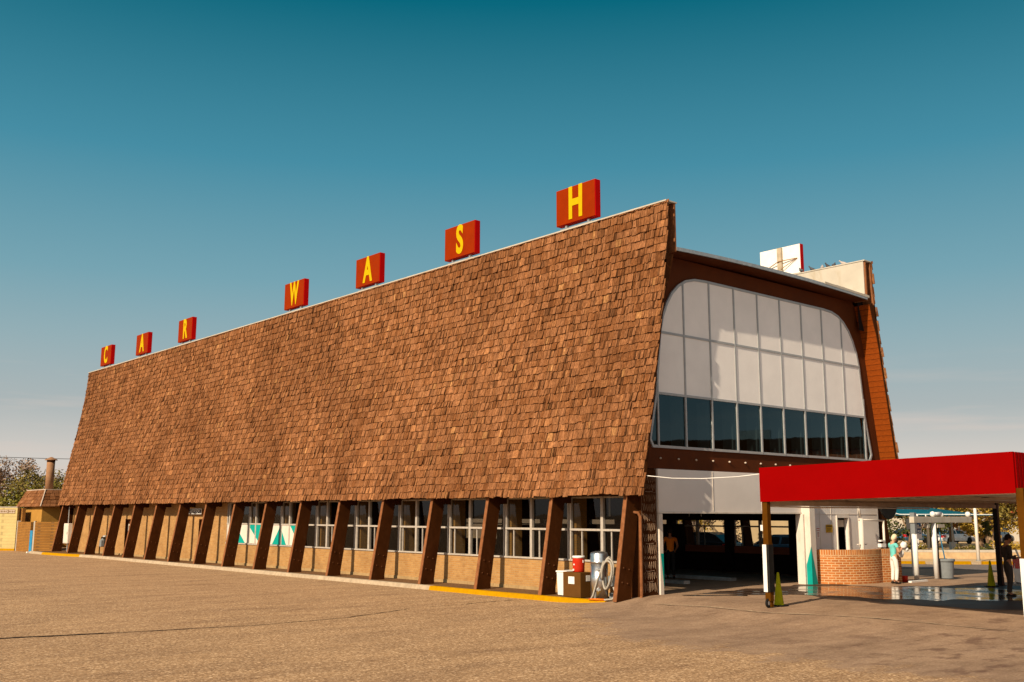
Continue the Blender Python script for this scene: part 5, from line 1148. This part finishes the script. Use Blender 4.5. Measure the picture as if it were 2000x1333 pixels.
# ================================================================ VEGETATION
def leaves(mb, c, rad, n, size, tone0, squash=.8, rnd=random, up=0):
    for _ in range(n):
        d = Vector((rnd.gauss(0, 1), rnd.gauss(0, 1), rnd.gauss(0, 1))); d.normalize(); r = rad*(rnd.random()**.45)
        p = Vector(c)+Vector((d.x*r, d.y*r, d.z*r*squash)); a = Vector((rnd.gauss(0, 1), rnd.gauss(0, 1), rnd.gauss(0, .7))).normalized(); b = a.orthogonal().normalized(); b = Matrix.Rotation(rnd.uniform(0, 6.28), 3, a)@b; s = size*rnd.uniform(.6, 1.4)
        tn = min(1, max(0, tone0+rnd.gauss(0, .16))); q = a.cross(b)
        mb.add([p-a*s*.5, p+b*s*.32, p+a*s*.5, p-b*s*.32+q*s*.1], [(0, 1, 2, 3)], 0, (tn, tn, tn))
def tree(name, label, cat, base_, h, cr, mat, bark='bark', seed=1, trunk_h=.35, clumps=34, per=70, leaf=.16, limbs=7, group='trees beyond the street', shape='round', drop=0):
    rnd = random.Random(seed); t = thing(name, label, cat, base_, rnd.uniform(0, 6), group)
    mb = MB(); r0 = h*.028+.05; top = Vector((rnd.uniform(-.3, .3), rnd.uniform(-.3, .3), h*.86)); fk = Vector((0, 0, h*trunk_h))
    mb.tube([(0, 0, -.2), (r0*.3, 0, h*trunk_h*.5), fk, fk.lerp(top, .5)+Vector((rnd.uniform(-.3, .3), rnd.uniform(-.3, .3), 0)), top], [r0*1.3, r0, r0*.85, r0*.45, r0*.12], 9)
    cen = []
    for i in range(limbs):
        a = 6.283*i/limbs+rnd.uniform(-.4, .4); hh = h*rnd.uniform(.55, .9); rr = cr*rnd.uniform(.5, .9)*(1 if shape != 'cone' else (1-hh/h)*1.6)
        e = Vector((math.cos(a)*rr, math.sin(a)*rr, hh)); s0 = Vector((0, 0, h*rnd.uniform(trunk_h*.8, trunk_h+.2))); m = s0.lerp(e, .5)+Vector((0, 0, -.05*h)); mb.tube([s0, m, e], [r0*.5, r0*.3, r0*.08], 6); cen.append(e); cen.append(m.lerp(e, .5))
        for q in range(2):
            e2 = e+Vector((rnd.uniform(-1, 1), rnd.uniform(-1, 1), rnd.uniform(-.2, .9)))*cr*.35; mb.tube([m.lerp(e, .6), e2], [r0*.15, r0*.04], 4); cen.append(e2)
    mb.build('trunk', bark, t, smooth=True)
    lb = MB()
    for i in range(clumps):
        if i < len(cen): c = cen[i]
        else:
            a = rnd.uniform(0, 6.283); zz = rnd.uniform(trunk_h*.9, 1.0); k = math.sqrt(max(.02, 1-((zz-.62)/.42)**2)) if shape == 'round' else max(.08, (1-zz)*1.35)
            rr = cr*k*rnd.uniform(.35, 1.0); c = Vector((math.cos(a)*rr, math.sin(a)*rr, zz*h))
        leaves(lb, c, cr*rnd.uniform(.18, .34), per, leaf, rnd.uniform(.25, .75), .75, rnd)
    lb.build('crown', mat, t, tone=True)
    return t
def bush(label, base_, size, mat, n=900, leaf=.12, seed=2, group='shrubs along the street'):
    rnd = random.Random(seed); t = thing('shrub', label, 'shrub', base_, -YAW, group); lb = MB()
    for i in range(16):
        c = (rnd.uniform(-.8, .8)*size[0], rnd.uniform(-.8, .8)*size[1], size[2]*rnd.uniform(.25, .7)); leaves(lb, c, size[2]*rnd.uniform(.35, .5), n//16, leaf, rnd.uniform(.3, .7), .7, rnd)
    lb.build('foliage', mat, t, tone=True); mb = MB()
    for i in range(5): a = rnd.uniform(0, 6.28); mb.tube([(rnd.uniform(-.5, .5)*size[0], 0, -.1), (rnd.uniform(-.6, .6)*size[0], rnd.uniform(-.3, .3)*size[1], size[2]*.6)], .025, 5)
    mb.build('stem', 'bark', t); return t
tree('evergreen_tree', 'dark green evergreen tree behind the small square sign', 'tree', far(26.2, 68, -.3), 5.0, 2.2, 'leaf_dark', seed=3, trunk_h=.15, clumps=60, per=80, leaf=.2, shape='cone').scale = (K, K, K)
tree('evergreen_tree', 'dark green evergreen tree seen between the slim pole and the gantry', 'tree', far(29.0, 72, -.3), 5.3, 2.3, 'leaf_dark', seed=4, trunk_h=.15, clumps=60, per=80, leaf=.2, shape='cone').scale = (K, K, K)
tree('autumn_tree', 'rounded orange autumn tree behind the gantry beam', 'tree', far(31.8, 75, -.3), 4.5, 2.5, 'leaf_orange', seed=5, trunk_h=.3, clumps=56, per=90, leaf=.2).scale = (K, K, K)
tree('autumn_tree', 'small orange autumn tree just left of the orange rounded one', 'tree', far(35.6, 84, -.3), 4.2, 1.8, 'leaf_orange', seed=15, trunk_h=.3, clumps=36, per=80, leaf=.2).scale = (K, K, K)
tree('cottonwood_tree', 'golden green tree left of the white lamp pole', 'tree', far(32.0, 71, -.3), 5.3, 2.1, 'leaf_gold', 'bark', seed=6, trunk_h=.2, clumps=60, per=80, leaf=.2).scale = (K, K, K)
tree('cottonwood_tree', 'golden tree with pale forked trunk right of the white lamp pole', 'tree', far(29.6, 64, -.3), 5.0, 3.2, 'leaf_gold', 'bark_pale', seed=7, trunk_h=.3, clumps=70, per=80, leaf=.18).scale = (K, K, K)
tree('cottonwood_tree', 'olive and gold tree behind the suited person', 'tree', far(31.4, 63, -.3), 4.8, 2.8, 'leaf_olive', 'bark_pale', seed=8, trunk_h=.3, clumps=64, per=80, leaf=.18).scale = (K, K, K)
tree('cottonwood_tree', 'olive tree at the right edge beyond the brown canopy post', 'tree', far(33.8, 66, -.3), 4.9, 3.0, 'leaf_olive', 'bark', seed=9, trunk_h=.3, clumps=64, per=80, leaf=.18).scale = (K, K, K)
tree('columnar_shrub', 'slim dark conical shrub left of the white lamp pole', 'shrub', far(27.5, 60, -.3), 2.0, .5, 'leaf_dark', seed=10, trunk_h=.05, clumps=26, per=60, leaf=.1, limbs=3, shape='cone', group='shrubs along the street').scale = (K, K, K)
bush('low clipped green hedge right of the blonde person', far(21.3, 55, -.27), (1.7, .5, .75), 'leaf_olive', 1800, .12, 3).scale = (K, K, K)
bush('low green shrub below the orange tree', far(24.0, 55, -.27), (.6, .5, .7), 'leaf_olive', 900, .12, 4).scale = (K, K, K)
bush('low olive shrub at the foot of the white lamp pole', far(25.2, 56, -.27), (.75, .5, .6), 'leaf_dark', 900, .12, 5).scale = (K, K, K)
bush('golden shrub right of the forked pale trunk', far(27.4, 57, -.27), (.9, .5, .75), 'leaf_gold', 1000, .12, 6).scale = (K, K, K)
bush('tall shrub at the right edge behind the brown post', far(31.0, 60, -.27), (1.2, .6, 1.3), 'leaf_olive', 1200, .14, 7).scale = (K, K, K)
def house(label, u, D, w, d, h, roofmat, wallmat, rz=-YAW, rise=1.2, n=3, group='houses across the street'):
    t = thing('house', label, 'house', far(u, D, -.3), rz, group); t.scale = (K, K, K); mb = MB(); mb.box((-w/2, -d/2, 0), (w/2, d/2, h)); mb.build('wall', wallmat, t)
    mb = MB(); mb.prism([(-w/2-.4, -d/2-.4, h), (-w/2-.4, d/2+.4, h), (-w/2-.4, 0, h+rise)], (w+.8, 0, 0)); mb.build('roof', roofmat, t)
    for i in range(n):
        x = -w/2+w*(i+.5)/n; mb = MB(); mb.box((x-.5, -d/2-.03, h*.38), (x+.5, -d/2+.02, h*.78)); wi = mb.build('window', 'car_glass', t)
        mb = MB(); mb.box((x-.56, -d/2-.05, h*.34), (x+.56, -d/2-.031, h*.38)); mb.box((x-.56, -d/2-.05, h*.78), (x+.56, -d/2-.031, h*.82)); mb.build('frame', 'white', wi)
house('red-roofed pale house behind the gantry hose', 34.5, 92, 9, 6, 2.3, 'red_roof', 'cream', rise=1.3)
house('pale low house with grey roof behind the black canopy post', 42, 96, 10, 6, 2.4, 'roof_grey', 'white')
house('low pale building behind the blonde person', 32.5, 98, 9, 6, 2.2, 'cream', 'white', rise=.8)
house('red-roofed house at the right behind the suited person', 44.5, 92, 7, 6, 2.4, 'red_roof', 'cream')
for i, (u, D, m, l) in enumerate(((27.5, 80, 'car_white', 'white parked car behind the hedge, left of the gantry'), (36.5, 88, 'car_white', 'white parked car right of the gantry posts'), (34.0, 80, 'car_white', 'white parked car below the orange tree'), (31.5, 82, 'car_blue', 'blue parked car half hidden by the hedge'), (37.5, 80, 'car_dark', 'dark parked car behind the forked pale tree'))):
    p = far(u, D); car(l, p.x, p.y, -.25, -YAW+R(12*i), m, 1.4, 'cars parked across the street', 4.2)

# building and greenery seen through the bay
t = thing('tan_building', 'long tan stucco building seen through the bay windows', 'building', (37, 22.5, -.37))
mb = MB(); mb.box((0, -5.5, 0), (2.5, 5.5, 4.6)); mb.build('wall', 'tan_wall', t); mb = MB(); mb.box((-.3, -5.7, 4.6), (2.7, 5.7, 4.9)); mb.build('roof', 'cream', t)
for y in (-3.6, -.5, 3.5): mb = MB(); mb.box((-.04, y-.5, 0), (-.005, y+.5, 1.5)); mb.build('door', 'grey_plastic', t)
tree('cottonwood_tree', 'golden tree seen through the bay window beside the partition', 'tree', Vector((30, 22.6, -.2)), 5, 2.0, 'leaf_gold', 'bark_pale', seed=11, trunk_h=.1, clumps=50, per=70, leaf=.16, group='trees seen through the bay')
tree('cottonwood_tree', 'dry greyish tree seen through the bay windows before the tan wall', 'tree', Vector((29, 19.6, -.2)), 4.6, 1.8, 'leaf_dry', 'bark_pale', seed=12, trunk_h=.1, clumps=40, per=60, leaf=.14, group='trees seen through the bay')

M['rust_wall'] = paint('rust_brown_cladding', (.62, .17, .07), .8, .15, .6)
t = thing('brown_building', 'long rust-brown building beyond the right edge, mirrored in the front glass', 'building', (46, -24, 0), R(58))
mb = MB(); mb.box((-16, -4, 0), (16, 4, 7.0)); mb.build('wall', 'rust_wall', t); mb = MB(); mb.prism([(-16.4, -4.4, 7.0), (-16.4, 4.4, 7.0), (-16.4, 3.2, 7.9), (-16.4, -3.2, 7.9)], (32.8, 0, 0)); mb.build('roof', 'shade_brown', t)
mb = MB(); mb.box((-5, -1, 7.9), (-2.4, 1, 8.7)); mb.build('rooftop_unit', 'galv', t)
# ================================================================ LEFT END
ax_ = thing('annex_building', 'small ochre annex with brown shake mansard roof at the far left end', 'building', (0, 0, 0))
mb = MB(); mb.box((.12, 52.2, 0), (7, 56.1, 2.9)); mb.build('wall', 'annex_plaster', ax_)
mb = MB(); E = [(-.12, 51.75), (8, 51.75), (8, 57.2), (-.12, 57.2)]; T = [(.35, 52.6), (7.5, 52.6), (7.5, 56.7), (.35, 56.7)]
mb.hexa([(x, y, 2.86) for x, y in E]+[(x, y, 3.95) for x, y in T]); rf = mb.build('roof', 'shade_brown', ax_)
mb = MB()
def facet(A, B, Cc, Dd, rows=5, cols=14):     # A,B eave ends; C,D top ends
    A, B, Cc, Dd = map(Vector, (A, B, Cc, Dd)); nrm = (B-A).cross(Dd-A).normalized()
    if nrm.z < 0: nrm = -nrm
    for r_ in range(rows):
        x = 0
        while x < 1:
            w = random.uniform(.6, 1.5)/cols; x1 = min(1, x+w); t0 = r_/rows-.01; t1 = (r_+1)/rows+.05
            p = [A.lerp(B, x+.003).lerp(Dd.lerp(Cc, x+.003), t0), A.lerp(B, x1).lerp(Dd.lerp(Cc, x1), t0), A.lerp(B, x1).lerp(Dd.lerp(Cc, x1), min(1, t1)), A.lerp(B, x+.003).lerp(Dd.lerp(Cc, x+.003), min(1, t1))]
            th = random.uniform(.03, .06); mb.hexa([*p, p[0]+nrm*th, p[1]+nrm*th, p[2]+nrm*.01, p[3]+nrm*.01], 0, tone()); x = x1
facet((-.12, 57.2, 2.86), (-.12, 51.75, 2.86), (.35, 52.6, 3.95), (.35, 56.7, 3.95)); facet((-.12, 51.75, 2.86), (8, 51.75, 2.86), (7.5, 52.6, 3.95), (.35, 52.6, 3.95), 5, 22)
mb.build('roof_shakes', 'shingle', rf, tone=True)
mb = MB(); mb.tube([(-.14, 51.72, 2.88), (.35, 52.58, 3.98)], .035, 6); mb.box((.33, 52.58, 3.95), (7.5, 56.7, 4.0)); mb.build('hip_trim', 'tan_light', rf)
mb = MB(); mb.lathe([(.255, 3.9), (.255, 5.95)], (.83, 53.5, 0), 24); ch = mb.build('chimney', 'chimney', ax_, smooth=True)
mb = MB(); mb.lathe([(.40, 5.93), (.40, 5.97), (.06, 6.14), (0, 6.15)], (.83, 53.5, 0), 24); mb.build('chimney_cap', 'chimney', ch); mb = MB(); mb.lathe([(.262, 5.80), (.262, 5.93)], (.83, 53.5, 0), 24); mb.build('chimney_collar', 'shade_brown', ch)
def wallseg(a, b, h, th=.2, z0=-.02, d=0.0):
    a, b = Vector((*a, 0)), Vector((*b, 0)); q = (b-a).normalized(); nn = Vector((q.y, -q.x, 0))
    if nn.x > 0: nn = -nn
    a = a+nn*d; b = b+nn*d; mb = MB(); P4 = [a, b, b-nn*th, a-nn*th]
    if (b-a).cross(P4[2]-b).z < 0: P4 = [b, a, a-nn*th, b-nn*th]
    mb.hexa([(p.x, p.y, z0) for p in P4]+[(p.x, p.y, h) for p in P4]); return mb
tag(wallseg((.50, 49.25), (-.80, 50.25), 1.90).build('low_brick_wall', 'low_brick'), 'rough ochre block wall nearest the long building, right of the blue gate', 'wall')
tag(wallseg((-.72, 51.4), (-.70, 54.3), 1.88).build('low_brick_wall', 'low_brick'), 'rough ochre block wall between the blue gate and the pale yellow wall', 'wall')
tag(wallseg((-.80, 50.25), (-.87, 50.31), 1.95).build('wall_post', 'cream'), 'thin pale post beside the blue gate', 'post', 'thin pale posts of the block walls')
tag(wallseg((-.70, 54.3), (-.69, 54.45), 1.95, .2, -.02, .02).build('wall_post', 'cream'), 'thin pale post beside the pale yellow wall', 'post', 'thin pale posts of the block walls')
tag(wallseg((-.86, 50.45), (-.96, 50.62), 1.36, .05).build('gate', 'blue_gate'), 'narrow blue gate leaf standing ajar between the block walls', 'gate')
tag(wallseg((-.45, 54.4), (-.50, 56.3), 2.76).build('brick_return_wall', 'low_brick'), 'taller ochre brick wall behind the low block walls', 'wall')
YA_, YB_ = (-.72, 54.6), (-4.6, 59.2)
t = thing('boundary_wall', 'tall pale yellow painted block wall at the left edge with a framed notice strip', 'wall', (0, 0, 0))
wallseg(YA_, YB_, 2.80, .25).build('wall_face', 'wall_cream', t); wallseg(YA_, YB_, 2.86, .3, 2.80, .03).build('coping', 'cream', t); wallseg(YA_, YB_, .14, .02, 0, .02).build('base_stripe', 'kerb_yellow', t)
_d = Vector((YB_[0]-YA_[0], YB_[1]-YA_[1], 0)); ang = math.atan2(-_d.y, -_d.x)
def wb(mb, u0, u1, d, z0, z1):      # a thin box on the wall face, u metres from its right end
    q = _d.normalized(); nn = Vector((q.y, -q.x, 0)); nn = -nn if nn.x > 0 else nn; A = Vector((*YA_, 0)); p = [A+q*u0+nn*(d+.004), A+q*u1+nn*(d+.004), A+q*u1+nn*d, A+q*u0+nn*d]
    mb.hexa([(v.x, v.y, z0) for v in p]+[(v.x, v.y, z1) for v in p])
nb = MB(); wb(nb, .14, 1.5, .004, 2.42, 2.68); n1 = nb.build('notice_strip', 'tan_light', t)
nb = MB()
for z in (2.43, 2.66): wb(nb, .15, 1.49, .012, z-.01, z+.01)
for u in (.16, .64, .70, 1.48): wb(nb, u-.012, u+.012, .012, 2.44, 2.65)
for i in range(11):
    if i != 4: wb(nb, .21+.115*i, .27+.115*i, .012, 2.49, 2.60)
nb.build('print', 'sign_brown', n1)
o = tag(MB().box((-1.25, 49.9, .0), (-1.02, 50.05, .08)).build('litter', 'paper'), 'white scrap lying on the ground by the block wall', 'litter')
for i, (u, D, h, c, m, lab) in enumerate(((-47.5, 98, 7.2, 3.3, 'leaf_dry', 'big dry grey-brown tree at the left edge behind the yellow wall'), (-43.2, 95, 6.4, 2.9, 'leaf_olive', 'leafy olive tree left of the brown chimney'), (-40.4, 100, 4.8, 2.0, 'leaf_dry', 'small dry tree just behind the annex roof'))):
    tree('bare_tree', lab, 'tree', spot(u, D, 0), h, c, m, 'bark_pale', seed=40+i, trunk_h=.2, clumps=70, per=85, leaf=.2, limbs=9, group='dry trees at the left')
for i, (u, D, lab) in enumerate(((-45.5, 88, 'olive green hedge behind the pale yellow wall'), (-40.8, 86, 'olive green bush behind the annex'))):
    bush(lab, spot(u, D, 0), (3.4, 1.2, 5.4), 'leaf_green', 3600, .24, 50+i, 'green bushes at the left')
def wire(label, pts):
    mb = MB(); P_ = []
    for a, b in zip(pts[:-1], pts[1:]):
        a, b = Vector(a), Vector(b)
        for k in range(12): q = k/12; p = a.lerp(b, q); p.z -= .5*4*q*(1-q); P_.append(p)
    P_.append(Vector(pts[-1])); mb.tube(P_, .022, 5); tag(mb.build('power_line', 'rubber'), label, 'power line')
def pole(label, x, y, h=9):
    t = thing('utility_pole', label, 'utility pole', (x, y, 0)); mb = MB(); mb.tube([(0, 0, -.3), (0, 0, h)], [.16, .11], 10); mb.build('pole', 'bark', t); mb = MB(); mb.box((-1.1, -.06, h-.6), (1.1, .06, h-.48)); mb.build('crossarm', 'bark', t)
wire('thin dark overhead line crossing the sky at the far left', [(-26, 76, 8.2), (12, 70, 7.0)])
pole('wooden utility pole hidden behind the long hall', 12, 70, 7.7)
pole('wooden utility pole outside the left edge', -26, 76, 8.8)
